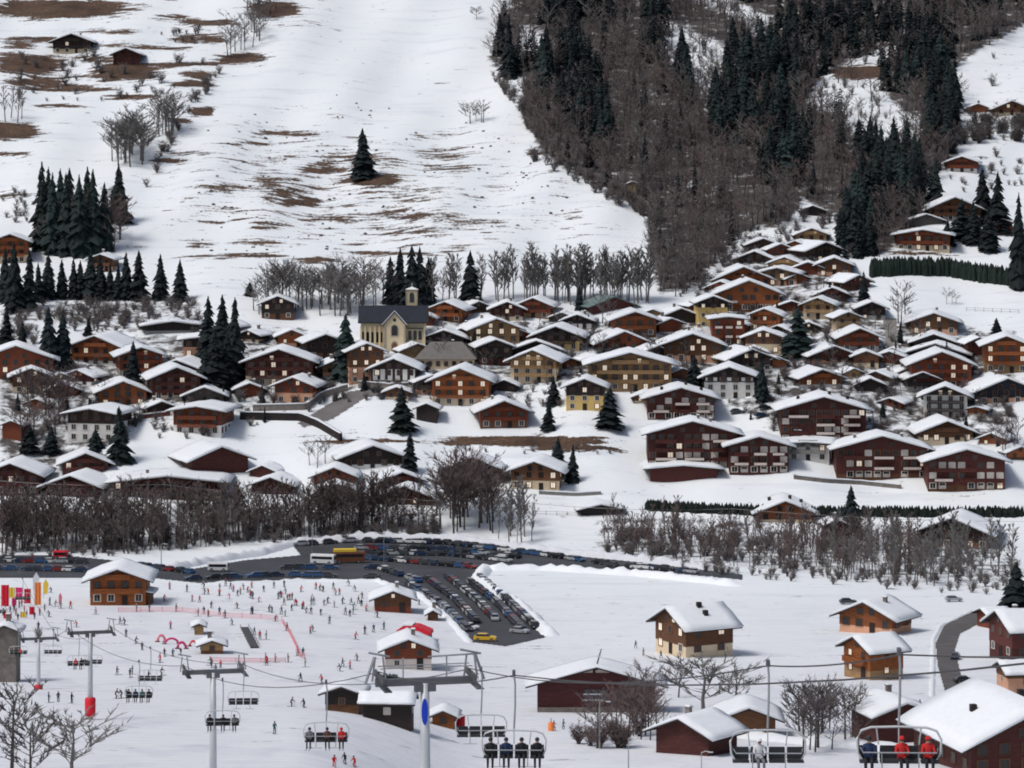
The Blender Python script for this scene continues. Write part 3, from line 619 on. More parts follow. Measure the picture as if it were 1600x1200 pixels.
def special_church():
    D = float(Dist(617, 549)); s = F / D; g = P(617, 549, D)
    T = thing('church', 'cream church with dark slate roof and square bell tower', 'church', g, 0)
    mc = mat('church_plaster', (.66, .55, .37), .85, .10, .6); st = mat('quoin', (.40, .33, .25), .85, .2, 1)
    def x(px): return (px - 617) / s
    def z(py): return (549 - py) / s
    # nave lies across the view, behind the front gable
    x0, x1 = x(563), x(664); hw = z(503); hr = z(480); yn0, yn1 = 3.0, 15.0
    mb = MB(); mb.box(((x0 + x1) / 2, (yn0 + yn1) / 2, hw / 2 - 3), (x1 - x0, yn1 - yn0, hw + 6))
    mb.add([(x0 - .01, yn0 + .05, hw), (x0 - .01, yn1 - .05, hw), (x0 - .01, 9, hr - .4)], [(0, 1, 2)]); mb.add([(x1 + .01, yn0 + .05, hw), (x1 + .01, yn1 - .05, hw), (x1 + .01, 9, hr - .4)], [(0, 1, 2)])
    mb.obj('nave_wall', mc, T)
    mb = MB(); a0, a1 = x0 - .9, x1 + .9
    mb.add([(a0, yn0 - .9, hw - .3), (a1, yn0 - .9, hw - .3), (a1, 9, hr), (a0, 9, hr), (a0, yn1 + .9, hw - .3), (a1, yn1 + .9, hw - .3), (a0, yn0 - .9, hw - .65), (a1, yn0 - .9, hw - .65), (a0, yn1 + .9, hw - .65), (a1, yn1 + .9, hw - .65)],
           [(0, 1, 2, 3), (3, 2, 5, 4), (6, 7, 1, 0), (9, 8, 4, 5), (0, 3, 4, 8, 6), (1, 7, 9, 5, 2), (6, 8, 9, 7)])
    mb.obj('roof', M('slate'), T)
    # front gable wing
    f0, f1 = x(600), x(633); fe = z(507); fr = z(489)
    mb = MB(); mb.prism([(f0, -6), (f1, -6), (f1, fe), ((f0 + f1) / 2, fr), (f0, fe)], 0, 3.2); mb.obj('front_gable', mc, T)
    mb = MB(); c = (f0 + f1) / 2; e = .7
    mb.prism([(f0 - e, fe - .7), (c, fr + .1), (f1 + e, fe - .7), (f1 + e, fe - .3), (c, fr + .55), (f0 - e, fe - .3)], -.5, 8.5); grf = mb.obj('gable_roof', M('slate'), T)
    mb = MB(); mb.prism([(f0 - e, fe - .28), (c, fr + .57), (f1 + e, fe - .28), (f1 + e, fe - .02), (c, fr + .85), (f0 - e, fe - .02)], -.55, .5); mb.obj('snow_edge', M('snow'), grf)
    mb = MB()
    for px in (600.7, 632.3): mb.box((x(px), -.12, fe / 2 - .3), (.55, .3, fe - .6))
    mb.obj('corner_stones', st, T)
    def arch(name, cx, z0, w_, h_, y, m, parent):
        mb = MB(); n = 9; po = [(cx - w_ / 2, z0), (cx + w_ / 2, z0)]
        for i in range(n): an = math.pi * i / (n - 1); po.append((cx + w_ / 2 * math.cos(an), z0 + h_ - w_ / 2 + w_ / 2 * math.sin(an)))
        mb.prism(po, y - .12, y + .03); return mb.obj(name, m, parent)
    fr1 = arch('arched_surround', c, z(525), 2.5, 3.8, -.02, st, T); arch('arched_window', c, z(524), 1.9, 3.3, -.1, M('glass'), fr1)
    fr2 = arch('door_surround', c, 0, 2.2, 3.3, -.02, st, T); arch('door', c, 0, 1.6, 2.8, -.1, M('brown'), fr2)
    mb = MB(); mb.tube([(c, -.1, z(500)), (c, .02, z(500))], .55, 12); mb.obj('round_window', M('glass'), T)
    for px in (566, 574, 581, 589, 595): arch('arched_window', x(px), z(536), .9, 3.4, yn0, M('glass'), T)
    for px in (640, 648, 656): arch('arched_window', x(px), z(532), 1.1, 3.0, yn0, M('glass'), T)
    mb = MB()
    for px in (563.5, 570, 578, 585.5, 592.5, 663): mb.box((x(px), yn0 - .25, hw * .42), (.6, .5, hw * .85), 0, 0, .9)
    mb.obj('buttress_row', mc, T)
    mb = MB(); mb.box((x(648), yn0 - .5, z(514)), (5.4, .9, .3)); mb.obj('porch_roof', M('slate'), T)
    # bell tower behind the nave
    tx = x(641); tw = 18 / s; zt = z(458)
    mb = MB(); mb.box((tx, 17.2, zt / 2 - 3), (tw, 3.6, zt + 6)); tower = mb.obj('bell_tower', mc, T)
    mb = MB()
    for q in (-1, 1): mb.box((tx + q * (tw / 2 - .12), 15.36, zt - 2.9), (.4, .14, 5.6))
    mb.box((tx, 17.2, zt + .12), (tw + .5, 4.1, .3)); mb.box((tx, 15.35, z(484)), (tw + .1, .2, .3)); mb.obj('tower_trim', st, tower)
    arch('belfry_opening', tx, z(477), 1.5, 3.2, 15.4, M('glass'), tower)
    mb = MB(); mb.add([(tx - tw / 2, 15.4, zt + .27), (tx + tw / 2, 15.4, zt + .27), (tx + tw / 2, 19, zt + .27), (tx - tw / 2, 19, zt + .27), (tx, 17.2, zt + 1.1)], [(0, 1, 4), (1, 2, 4), (2, 3, 4), (3, 0, 4), (3, 2, 1, 0)]); mb.obj('snow_cap', M('snow'), tower)
    mb = MB(); mb.tube([(tx, 17.2, zt + .9), (tx, 17.2, zt + 2.3)], .09, 5); mb.box((tx, 17.2, zt + 1.75), (.8, .12, .12)); mb.obj('cross', M('pale_steel'), tower)
special_church()
_r = random.Random(77)
FILL = [(60, 640), (95, 622), (245, 648), (130, 602), (350, 585), (385, 622), (520, 588), (600, 540), (645, 560), (755, 600), (790, 612), (735, 528), (925, 575), (1020, 560), (1060, 592), (1095, 540), (1210, 575), (1225, 530), (1250, 540), (1330, 592), (1360, 612), (1395, 570), (1400, 640), (1530, 650), (1545, 610), (1500, 585), (1240, 445), (1330, 455), (1265, 430), (1090, 490), (1150, 520), (1070, 540), (1315, 505), (1380, 600), (1560, 700), (1590, 720), (330, 610), (240, 600), (1040, 520), (1020, 500), (1130, 460), (1215, 400), (1250, 398), (1230, 425), (1400, 560), (1415, 590), (1010, 630), (880, 575), (740, 490), (660, 510), (1265, 520), (1330, 540), (1180, 560), (1120, 560), (620, 625), (90, 600), (395, 535), (360, 520)]
for x, y in FILL:
    c = _r.random(); wd = _r.uniform(28, 46); big = c < .62
    h_ = H(x, y, wd, y - wd * _r.uniform(.5, .62), _r.choice(['rust', 'brown', 'maroon', 'dark', 'red', 'tan']), _r.choice(['cream', 'salmon', 'white', 'brown', 'beige']) if big else None, 'small chalet under thick snow wedged in between larger village chalets' if big else 'small windowless snow roofed shed squeezed between the village chalets', o='bl' if big else 's', rot=_r.uniform(-28, 28), cat='chalet' if big else 'shed', name='chalet' if big else 'shed')
    h_['group'] = 'small chalets wedged between larger ones' if big else 'sheds between the village chalets'
# ------------------------------------------------------------------ trees
def conifer_mesh(seed, layers=20, br=9, slim=.20):      # unit height
    r = random.Random(seed); t = MB(); t.tube([(0, 0, -.06), (0, 0, .3), (0, 0, .96)], [.018, .014, .003], 5); c = MB()
    lean = r.uniform(-.012, .012)
    for i in range(layers):
        k = i / (layers - 1); z = .05 + .93 * k ** .92; rad = slim * (1 - k) ** .78 * r.uniform(.72, 1.12) + .012
        n = max(4, int(br * (1 - .45 * k))); a0 = r.uniform(0, 6.3)
        for j in range(n):
            if r.random() < .13: continue
            a = a0 + 6.283 * j / n + r.uniform(-.3, .3); L = rad * r.uniform(.55, 1.25); ca, sa = math.cos(a), math.sin(a)
            dr = -.30 * L - .012 + r.uniform(-.015, .015); wd = L * r.uniform(.34, .52); hg = .022 + .13 * L
            def q(f, s_, h): return (ca * f * L - sa * s_ + lean * k, sa * f * L + ca * s_, z + dr * f * f * 1.2 + h)
            vs = [q(0, 0, .015), q(.55, -wd, -.012), q(.5, 0, hg), q(.55, wd, -.012), q(1, 0, -.01), q(.5, 0, -hg * .9)]
            c.add(vs, [(0, 1, 2), (0, 2, 3), (1, 4, 2), (2, 4, 3), (0, 5, 1), (0, 3, 5), (1, 5, 4), (3, 4, 5)])
    c.spike((lean, 0, .93), (lean, 0, 1.01), .008)
    return t, c
def bare_mesh(seed, kind='round', limbs=9, sub=6, tw=6, thick=1.0):   # unit height
    r = random.Random(seed); t = MB(); c = MB()
    if kind == 'bush':
        for i in range(limbs + 8):
            a = r.uniform(0, 6.3); q = r.uniform(.1, .5); b = Vector((math.cos(a) * q, math.sin(a) * q, r.uniform(.5, 1.0))); b0 = Vector((r.uniform(-.08, .08), r.uniform(-.08, .08), -.03)); t.spike(b0, b, .020)
            for j in range(sub + 3):
                p = b0.lerp(b, r.uniform(.2, .95)); e = p + Vector((r.gauss(0, .16), r.gauss(0, .16), r.uniform(.02, .28))); c.spike(p, e, .011 * thick)
                for m in range(2): f = p.lerp(e, r.uniform(.3, .9)); c.spike(f, f + Vector((r.gauss(0, .10), r.gauss(0, .10), r.uniform(0, .15))), .008 * thick)
        return t, c
    H0 = {'round': .86, 'tall': .97}[kind]; bx, by = r.uniform(-.03, .03), r.uniform(-.03, .03)
    ax = [Vector((0, 0, -.05)), Vector((bx, by, .3)), Vector((bx * 2 + r.uniform(-.03, .03), by * 2, .62)), Vector((bx * 2, by * 2, H0))]
    t.tube(ax, [.022 if kind == 'round' else .015, .016 if kind == 'round' else .012, .010, .003], 5)
    def at(z):
        for a, b in zip(ax[:-1], ax[1:]):
            if a.z <= z <= b.z: return a.lerp(b, (z - a.z) / (b.z - a.z))
        return ax[-1]
    for i in range(limbs):
        z = (.24 + .56 * (i + r.random()) / limbs) if kind == 'round' else (.22 + .70 * (i + r.random()) / limbs)
        a = i * 2.4 + r.uniform(-.5, .5); p = at(z)
        if kind == 'round': L = (.44 - .30 * abs(z - .42)) * r.uniform(.75, 1.15); up = r.uniform(.5, 1.05)
        else: L = (.26 - .16 * z) * r.uniform(.7, 1.2); up = r.uniform(1.0, 2.0)
        d = Vector((math.cos(a), math.sin(a), up)).normalized(); m_ = p + d * L * .5 + Vector((0, 0, -.01)); e = p + d * L + Vector((0, 0, .05 * L))
        t.spike(p, m_, .009); t.spike(p.lerp(m_, .8), e, .007)
        for j in range(sub):
            f = r.uniform(.25, 1.0); q = p.lerp(e, f); d2 = (d + Vector((r.gauss(0, .55), r.gauss(0, .55), r.uniform(-.1, .75)))).normalized(); l2 = L * r.uniform(.3, .62); e2 = q + d2 * l2
            c.spike(q, e2, .0058 * thick)
            for k in range(tw):
                g = q.lerp(e2, r.uniform(.2, 1.0)); d3 = (d2 + Vector((r.gauss(0, .6), r.gauss(0, .6), r.uniform(-.2, .6)))).normalized(); c.spike(g, g + d3 * l2 * r.uniform(.3, .7), .0042 * thick)
    return t, c
CONI = []; BARE = {'round': [], 'tall': [], 'bush': []}
def proto_meshes():
    for i in range(6):
        t, c = conifer_mesh(100 + i, 24 + i % 3 * 2, 11, (.17, .20, .23, .15, .21, .18)[i]); CONI.append((t, c))
    for k, n in (('round', 6), ('tall', 4), ('bush', 4)):
        for i in range(n): BARE[k].append(bare_mesh(200 + i * 7 + len(k), k, 12 if k != 'tall' else 15, 6, 6, 1.5))
proto_meshes()
_CM = {}
def conifer_proto(i, dark):
    key = (i, dark)
    if key not in _CM: t, c = CONI[i]; _CM[key] = (t.mesh('trunk', [M('bark')]), c.mesh('crown', [M('dark_needles' if dark else 'needles')]))
    return _CM[key]
def bare_proto(kind, i, tint):
    key = (kind, i, tint)
    if key not in _CM: t, c = BARE[kind][i]; _CM[key] = (t.mesh('trunk', [M('bark') if tint != 'grey_twig' else M('grey_twig')]), c.mesh('crown', [M(tint)]))
    return _CM[key]
ZBIG = 0
def plant(kind, px, py, h, wf, label, group, tint, r, name, cat):
    g = G(px, py); s = S(px, py); hm = h / s; T = thing(name, label, cat, g, r.uniform(0, 6.28), group)
    if kind == 'conifer':
        i = r.randrange(6); t, c = conifer_proto(i, tint == 'dark'); base = (.17, .20, .23, .15, .21, .18)[i] * 2 * .95
    else:
        i = r.randrange(len(BARE[kind])); t, c = bare_proto(kind, i, tint); base = {'round': .72, 'tall': .34, 'bush': 1.0}[kind]
    k = 1.22 * (wf / h) / base if wf else r.uniform(.85, 1.15)
    T.scale = (hm * k, hm * k, hm); put('trunk', t, T); put('crown', c, T); return T
# single conifers: x, foot, height, width in the photo, label
SOLO = [(567, 278, 78, 38, 'lone dark spruce on brown grass in the middle of the open snowy hillside'),
    (628, 673, 70, 40, 'broad spruce beside the little dark hut in the white meadow'), (857, 672, 48, 22, 'narrow young spruce in the white meadow right of the dark red chalet'), (865, 632, 46, 22, 'dark spruce between the orange red chalet and the yellow chalet'),
    (951, 669, 64, 40, 'black egg shaped spruce in front of the yellow chalet'), (1085, 612, 58, 30, 'dark spruce just right of the large tan hotel'), (1190, 627, 66, 22, 'slim dark spruce right of the black and white chalet with arches'),
    (1246, 557, 78, 46, 'wide mixed green spruce in the right hand part of the village'), (640, 737, 62, 26, 'slim spruce below the brown grass bank, right of the dark and white chalet'), (187, 722, 88, 38, 'ragged dark spruce above the long thicket, beside the white sloping snow'),
    (46, 707, 44, 32, 'short dark spruce at the left above the thicket, leftmost of a low trio'), (80, 708, 42, 26, 'short dark spruce in the middle of a low trio above the left thicket'), (148, 722, 52, 22, 'thin dark spruce right of the low trio above the left thicket'),
    (872, 728, 46, 22, 'left one of two small spruces right of the brown cream walled chalet'), (895, 752, 58, 20, 'right one of two small spruces right of the brown cream walled chalet'), (1330, 836, 78, 34, 'pointed dark spruce standing at the edge of the right hand thicket'),
    (1350, 480, 56, 20, 'dark cypress at the left end of the white field'), (1588, 962, 84, 52, 'big dark spruce at the right edge above the bend of the road'), (208, 602, 70, 26, 'slim dark spruce in front of the red chalet on the left'),
    (541, 590, 100, 46, 'leaning ragged spruce left of the church'), (735, 474, 84, 32, 'tall single spruce right of the church among bare trees'), (905, 484, 42, 13, 'very thin small fir in front of the bare row of tall trees'),
    (1557, 524, 28, 18, 'small fir above the red brown chalet at the right edge'), (138, 524, 26, 16, 'small fir at the foot of the scrubby slope on the left'), (10, 538, 58, 22, 'small fir at the far left edge, above the large red chalet'), (35, 542, 42, 16, 'thin fir beside another near the far left edge of the village'),
    (76, 578, 100, 36, 'tall fir left of a twin, above the left village'), (98, 574, 88, 32, 'tall fir right of its twin, above the left village'), (1592, 450, 150, 34, 'tall brownish conifer cut by the right edge beside the long hedge'), (1040, 420, 36, 16, 'small dark fir at the forest foot left of the top chalets'), (390, 462, 22, 16, 'small dark pine among bare trees above the dark brown house'), (150, 700, 30, 26, 'low dark fir bush in the thicket edge by the white house')]
GROUPS = [
 ([(65, 388, 136, 34), (82, 395, 126, 34), (104, 397, 128, 34), (124, 398, 126, 36), (146, 394, 130, 34), (164, 390, 106, 30), (186, 346, 90, 34), (110, 362, 100, 30), (76, 352, 92, 28), (136, 370, 110, 30), (94, 375, 112, 30)], 'tall dark spruce in the dense clump at the left foot of the snowy hill', 'spruces in the clump at the left foot of the hill', 'needles'),
 ([(22, 486, 108, 32), (8, 470, 84, 24), (45, 482, 92, 26), (75, 466, 72, 26), (97, 466, 62, 20), (115, 466, 64, 20), (125, 466, 60, 22), (142, 467, 76, 30), (156, 467, 70, 26), (172, 467, 56, 20), (197, 467, 74, 24), (217, 468, 78, 30), (250, 468, 72, 24), (281, 470, 66, 24), (185, 468, 56, 18), (60, 470, 60, 20)], 'dark pointed cypress in the row along the top of the scrubby slope', 'cypresses along the top of the scrubby slope', 'dark'),
 ([(326, 560, 98, 34), (348, 572, 112, 40), (366, 592, 128, 40), (338, 608, 92, 40), (320, 604, 62, 30), (355, 604, 80, 38)], 'dark spruce in the tight group between the left village houses', 'spruces in the tight group of the left village', 'dark'),
 ([(611, 474, 74, 26), (625, 474, 88, 28), (642, 478, 96, 32), (656, 476, 92, 28), (669, 474, 72, 26)], 'dark spruce in the tight stand right behind the church', 'spruces behind the church', 'dark'),
 ([(1535, 350, 88, 34), (1560, 364, 96, 34), (1502, 372, 62, 34), (1520, 380, 66, 30), (1545, 392, 62, 34), (1480, 384, 40, 26)], 'dark spruce in front of the big brown chalet above the long hedge', 'spruces at the big brown chalet', 'dark')]
FPOLY = [([(845, 92), (905, 75), (945, 150), (958, 240), (915, 235), (868, 165), (830, 130)], 34), ([(1128, 220), (1140, 90), (1180, 70), (1235, 60), (1225, 160), (1210, 235)], 34), ([(1000, 95), (1012, 20), (1045, 20), (1040, 110)], 10), ([(845, 20), (960, 20), (960, 50), (850, 60)], 12), ([(1180, 110), (1260, 50), (1420, 30), (1420, 60), (1300, 120), (1220, 170)], 30), ([(1195, 290), (1215, 180), (1270, 215), (1265, 300)], 16), ([(1335, 340), (1345, 235), (1385, 260), (1435, 250), (1440, 330), (1390, 340)], 26), ([(1378, 145), (1395, 85), (1430, 60), (1500, 60), (1495, 110), (1440, 150)], 22), ([(1445, 255), (1450, 135), (1490, 130), (1500, 230)], 16), ([(1305, 405), (1320, 340), (1360, 350), (1365, 405)], 12), ([(1050, 130), (1065, 95), (1080, 135), (1075, 160)], 6), ([(860, -10), (1040, -10), (1040, 15), (860, 20)], 14), ([(1210, 30), (1600, -10), (1600, 15), (1240, 60)], 26), ([(1100, 190), (1130, 150), (1130, 240), (1105, 220)], 8), ([(770, 85), (800, 60), (830, 110), (800, 130)], 5), ([(1400, 330), (1470, 300), (1470, 330), (1420, 350)], 5)]
rt = random.Random(5)
VIL = [(20, 620), (300, 560), (560, 615), (700, 520), (930, 500), (1120, 510), (1300, 430), (1350, 520), (1430, 540), (1580, 600), (1580, 690), (1440, 690), (1240, 690), (1140, 640), (1000, 640), (800, 640), (500, 640), (300, 690), (40, 690)]
CLIST = []                                              # (height px, plant arguments)
for x, y, h, w_, lb in SOLO: plant('conifer', x, y, h, w_, lb, None, 'dark' if x not in (628, 541, 1246, 187) else 'needles', rt, 'spruce_tree', 'tree')
for lst, lb, gp, tn in GROUPS:
    for x, y, h, w_ in lst: plant('conifer', x, y, h, w_, lb, gp, tn, rt, 'spruce_tree', 'tree')
for poly, n in FPOLY:
    for x, y in scatter(poly, int(n * 2.3), rt): CLIST.append((rt.uniform(46, 74) * (1.0 + (y - 150) / 1500), x, y))
for x, y in scatter(FOREST, 210, rt):
    if not any(inside(x, y, c) for c in CLEAR): CLIST.append((rt.uniform(30, 60), x, y))
CLIST.sort(reverse=True)
nsolo = len(SOLO) + sum(len(g[0]) for g in GROUPS)
for x, y in scatter(VIL, 40, rt): plant('conifer', x, y, rt.uniform(15, 34), None, 'small dark fir in the gardens among the village chalets', 'small firs in the village gardens', 'dark', rt, 'fir_tree', 'tree')
nsolo += 40
for h, x, y in CLIST[:295 - nsolo]:
    plant('conifer', x, y, h, h * rt.uniform(.30, .42), 'dark spruce in the mixed forest on the steep upper right slope', 'spruces of the steep forest', 'dark' if rt.random() < .5 else 'needles', rt, 'spruce_tree', 'tree')
class Merge:                                            # many far trees as one mass
    def __init__(s): s.V = []; s.Fq = []; s.n = 0
    def add(s, mb, loc, sx, sz, rz):
        if not hasattr(mb, 'npv'): mb.npv = np.array(mb.v); mb.tri = np.array([(f[0], f[i], f[i + 1]) for f in mb.f for i in range(1, len(f) - 1)])
        c, q = math.cos(rz), math.sin(rz); v = mb.npv
        s.V.append(np.stack([(v[:, 0] * c - v[:, 1] * q) * sx + loc.x, (v[:, 0] * q + v[:, 1] * c) * sx + loc.y, v[:, 2] * sz + loc.z], -1)); s.Fq.append(mb.tri + s.n); s.n += len(v)
    def build(s, name, m, label, cat):
        V = np.concatenate(s.V).astype(np.float32); T = np.concatenate(s.Fq).astype(np.int32); me = bpy.data.meshes.new(name)
        me.vertices.add(len(V)); me.vertices.foreach_set('co', V.reshape(-1)); me.loops.add(len(T) * 3); me.loops.foreach_set('vertex_index', T.reshape(-1))
        me.polygons.add(len(T)); me.polygons.foreach_set('loop_start', np.arange(0, len(T) * 3, 3, dtype=np.int32))
        me.update(calc_edges=True); me.validate(); me.materials.append(m); o = put(name, me); return tag(o, label, cat, None, 'stuff')
rest = CLIST[295 - nsolo:]
if rest:
    lo = [conifer_mesh(300 + i, 13, 7, .2)[1] for i in range(4)]; mg = Merge()
    for h, x, y in rest: s = S(x, y); k = rt.uniform(.8, 1.1); mg.add(lo[rt.randrange(4)], G(x, y), h / s * k, h / s, rt.uniform(0, 6))
    mg.build('spruce_wood', M('dark_needles'), 'far mass of small dark spruces in the upper right forest', 'wood')
# leafless trees: polygon, count, height range, kind, tint, label, group
BZ = [
 ([(0, 866), (0, 806), (170, 800), (400, 805), (690, 805), (690, 840), (400, 850), (250, 866)], 110, (36, 70), 'round', 'twig', 'leafless brown tree in the long thicket between village and car park', 'bare trees of the long left thicket'),
 ([(170, 850), (400, 830), (560, 820), (690, 832), (560, 838), (400, 846), (250, 862), (0, 866), (0, 830)], 200, (44, 92), 'tall', 'red_twig', 'tall thin leafless tree standing up out of the long left thicket', 'tall bare trees of the left thicket'),
 ([(60, 396), (65, 380), (195, 370), (195, 396)], 12, (40, 80), 'round', 'red_twig', 'brownish leafless tree mixed into the spruce clump at the left foot of the hill', 'bare trees in the left spruce clump'),
 ([(690, 835), (700, 795), (770, 790), (775, 835)], 22, (60, 100), 'round', 'red_twig', 'leafless dark tree in the round clump right of the long thicket', 'bare trees of the round clump'),
 ([(770, 850), (780, 820), (835, 815), (840, 860)], 9, (50, 92), 'tall', 'grey_twig', 'thin grey leafless tree left of the small white field', 'grey bare trees by the small white field'),
 ([(938, 868), (960, 830), (1440, 850), (1440, 908), (1150, 886)], 260, (34, 64), 'tall', 'red_twig', 'leafless tree in the long thicket right of the car park lane', 'bare trees of the right thicket'),
 ([(1290, 905), (1300, 865), (1590, 880), (1590, 925), (1400, 915)], 46, (46, 84), 'tall', 'grey_twig', 'slim grey leafless tree at the right end of the right thicket', 'slim bare trees of the right thicket'),
 ([(785, 474), (790, 466), (1015, 468), (1015, 480)], 60, (62, 86), 'tall', 'grey_twig', 'tall thin leafless tree in the row along the foot of the snowy hill', 'tall bare trees along the foot of the hill'),
 ([(395, 492), (400, 466), (560, 466), (600, 480), (560, 496)], 50, (44, 70), 'round', 'grey_twig', 'grey leafless tree in the grove left of the church', 'grey bare trees left of the church'),
 ([(660, 478), (665, 466), (790, 464), (790, 478)], 16, (56, 76), 'tall', 'grey_twig', 'tall grey leafless tree between the church spruces and the maroon chalet', 'grey bare trees right of the church'),
 ([(170, 262), (178, 235), (222, 232), (226, 262)], 22, (50, 72), 'round', 'grey_twig', 'grey leafless tree on the hedge line left of the open snowy hill', 'hedge trees left of the hill'),
 ([(240, 215), (246, 195), (278, 190), (276, 212)], 12, (44, 62), 'round', 'grey_twig', 'grey leafless tree at the upper end of the hedge line left of the hill', 'hedge trees at the upper left'),
 ([(345, 88), (355, 66), (405, 45), (408, 70), (372, 92)], 14, (30, 50), 'round', 'grey_twig', 'faint grey leafless tree high up on the left of the snowy hill', 'trees high on the left hill'),
 ([(382, 40), (390, 0), (440, 0), (430, 30)], 12, (28, 44), 'round', 'twig', 'small leafless tree at the top edge above the snowy hill', 'trees at the top edge'),
 ([(720, 195), (725, 188), (770, 192), (768, 198)], 3, (16, 36), 'round', 'grey_twig', 'tiny leafless tree on the thin ledge right of the open hillside', 'tiny trees on the ledge'),
 ([(0, 190), (5, 180), (40, 182), (35, 195)], 4, (46, 62), 'tall', 'grey_twig', 'thin leafless tree above the brown bank at the far left', 'thin trees at the far left'),
 ([(30, 700), (40, 640), (105, 640), (105, 700)], 9, (50, 76), 'round', 'red_twig', 'reddish leafless tree between the small red hut and the white house', 'reddish bare trees at the left'),
 ([(480, 735), (485, 715), (515, 715), (515, 735)], 3, (34, 46), 'round', 'grey_twig', 'grey leafless tree on the white slope left of the dark and white chalet', 'grey trees on the white slope'),
 ([(1490, 225), (1510, 190), (1600, 190), (1600, 225)], 18, (20, 34), 'bush', 'twig', 'leafless shrub below the brown chalet at the upper right edge', 'shrubs at the upper right edge'),
 ([(925, 1165), (935, 1130), (1005, 1105), (1040, 1160)], 20, (46, 88), 'round', 'red_twig', 'brown leafless tree in front of the big maroon barn', 'bare trees before the barn'),
 ([(895, 1172), (915, 1150), (1030, 1150), (1035, 1170)], 8, (34, 50), 'bush', 'red_twig', 'brown leafless bush at the foot of the big maroon barn', 'bushes before the barn'),
 ([(1225, 1182), (1235, 1140), (1350, 1135), (1360, 1185)], 16, (48, 84), 'round', 'twig', 'brown leafless tree at the bottom right between two chairs', 'bare trees between the chairs'),
 ([(1570, 720), (1540, 690), (1590, 690), (1600, 720)], 6, (30, 50), 'round', 'red_twig', 'brown leafless tree right of the glowing cream chalet', 'bare trees at the right end'),
 ([(1395, 515), (1400, 490), (1425, 490), (1425, 515)], 3, (40, 56), 'round', 'twig', 'dark leafless tree at the lower left of the white field', 'trees below the white field'),
 ([(1455, 480), (1460, 474), (1500, 474), (1500, 482)], 3, (18, 28), 'round', 'grey_twig', 'small leafless tree on the lower rim of the white field', 'small trees on the rim of the white field'),
 ([(560, 470), (600, 470), (598, 478), (562, 478)], 4, (58, 72), 'round', 'red_twig', 'reddish leafless tree between grove and church spruces', 'reddish trees by the church'),
 ([(1028, 472), (1030, 440), (1080, 420), (1100, 440), (1075, 472)], 10, (34, 60), 'round', 'twig', 'leafless tree on the slope left of the big orange hotel', 'bare trees left of the orange hotel')]
BZ += [([(0, 600), (300, 560), (560, 600), (700, 500), (930, 495), (1120, 500), (1300, 420), (1350, 510), (1430, 530), (1580, 600), (1580, 690), (1440, 690), (1240, 660), (1140, 620), (1000, 600), (700, 620), (500, 620), (200, 690), (30, 690)], 60, (22, 44), 'round', 'twig', 'leafless garden tree between the chalets of the village', 'garden trees of the village')]
BARES = [(1100, 1122, 96, 110, 'round', 'grey_twig', 'big grey leafless orchard tree between barn and chalet'), (1148, 1112, 66, 60, 'round', 'twig', 'smaller leafless orchard tree right of the big grey one'), (1278, 1168, 96, 70, 'round', 'twig', 'spreading leafless tree left of the red jacketed riders'), (18, 1208, 140, 96, 'round', 'twig', 'large leafless tree in the bottom left corner'), (48, 1240, 120, 90, 'round', 'twig', 'dark leafless tree at the bottom edge between the corner tree and the bare branches'), (112, 1230, 118, 110, 'round', 'grey_twig', 'bare grey branches rising at the bottom edge left of the lift pylons'), (745, 30, 20, 18, 'round', 'twig', 'lone small leafless tree high on the hill near the forest edge'), (735, 193, 34, 28, 'round', 'grey_twig', 'largest leafless tree on the thin ledge right of the hill'), (1018, 368, 40, 26, 'round', 'twig', 'dark leafless tree at the lower left corner of the forest'), (1060, 1090, 62, 40, 'round', 'red_twig', 'reddish leafless tree at the right end of the big barn roof'), (60, 1000, 20, 14, 'bush', 'grey_twig', 'small grey bush beside the farthest lift pylon')]
for x, y, h, w_, kd, tn, lb in BARES: plant(kd, x, y, h, w_, lb, None, tn, rt, 'bare_tree' if kd != 'bush' else 'bare_bush', 'tree' if kd != 'bush' else 'bush')
BL = []
for poly, n, hr, kd, tn, lb, gp in BZ:
    for x, y in scatter(poly, n, rt): BL.append((rt.uniform(*hr), x, y, kd, tn, lb, gp))
BL.sort(reverse=True)
NB = {'tree': 0, 'bush': 0}; BREST = []
for h, x, y, kd, tn, lb, gp in BL:
    k = 'bush' if kd == 'bush' else 'tree'
    if NB[k] >= 290 - len(BARES): BREST.append((h, x, y, kd, tn)); continue
    NB[k] += 1; plant(kd, x, y, h, None, lb, gp, tn, rt, 'bare_tree' if k == 'tree' else 'bare_bush', k)
LOB = {'round': [bare_mesh(400 + i, 'round', 9, 4, 3, 1.9) for i in range(5)], 'tall': [bare_mesh(420 + i, 'tall', 11, 4, 3, 1.9) for i in range(3)], 'bush': [bare_mesh(440 + i, 'bush', 2, 3, 0, 1.9) for i in range(4)]}
mg = {k: Merge() for k in ('twig', 'grey_twig', 'red_twig')}
for h, x, y, kd, tn in BREST:
    s = S(x, y); t, c = LOB[kd][rt.randrange(len(LOB[kd]))]; a = rt.uniform(0, 6); k = rt.uniform(.85, 1.2)
    for m_ in (t, c): mg[tn].add(m_, G(x, y), h / s * k, h / s, a)
nf = 0
for x, y in scatter(FOREST, 3000, rt):
    if any(inside(x, y, c) for c in CLEAR) and rt.random() < .8: continue
    if any(inside(x, y + 6, p) for p, n in FPOLY) and rt.random() < .7: continue
    s = S(x, y); kd = 'round' if rt.random() < .5 else 'tall'; t, c = LOB[kd][rt.randrange(len(LOB[kd]))]; h = rt.uniform(26, 52); a = rt.uniform(0, 6); tn = 'twig' if rt.random() < .55 else ('red_twig' if rt.random() < .75 else 'grey_twig')
    for m_ in (t, c): mg[tn].add(m_, G(x, y), h / s * rt.uniform(.9, 1.2), h / s, a)
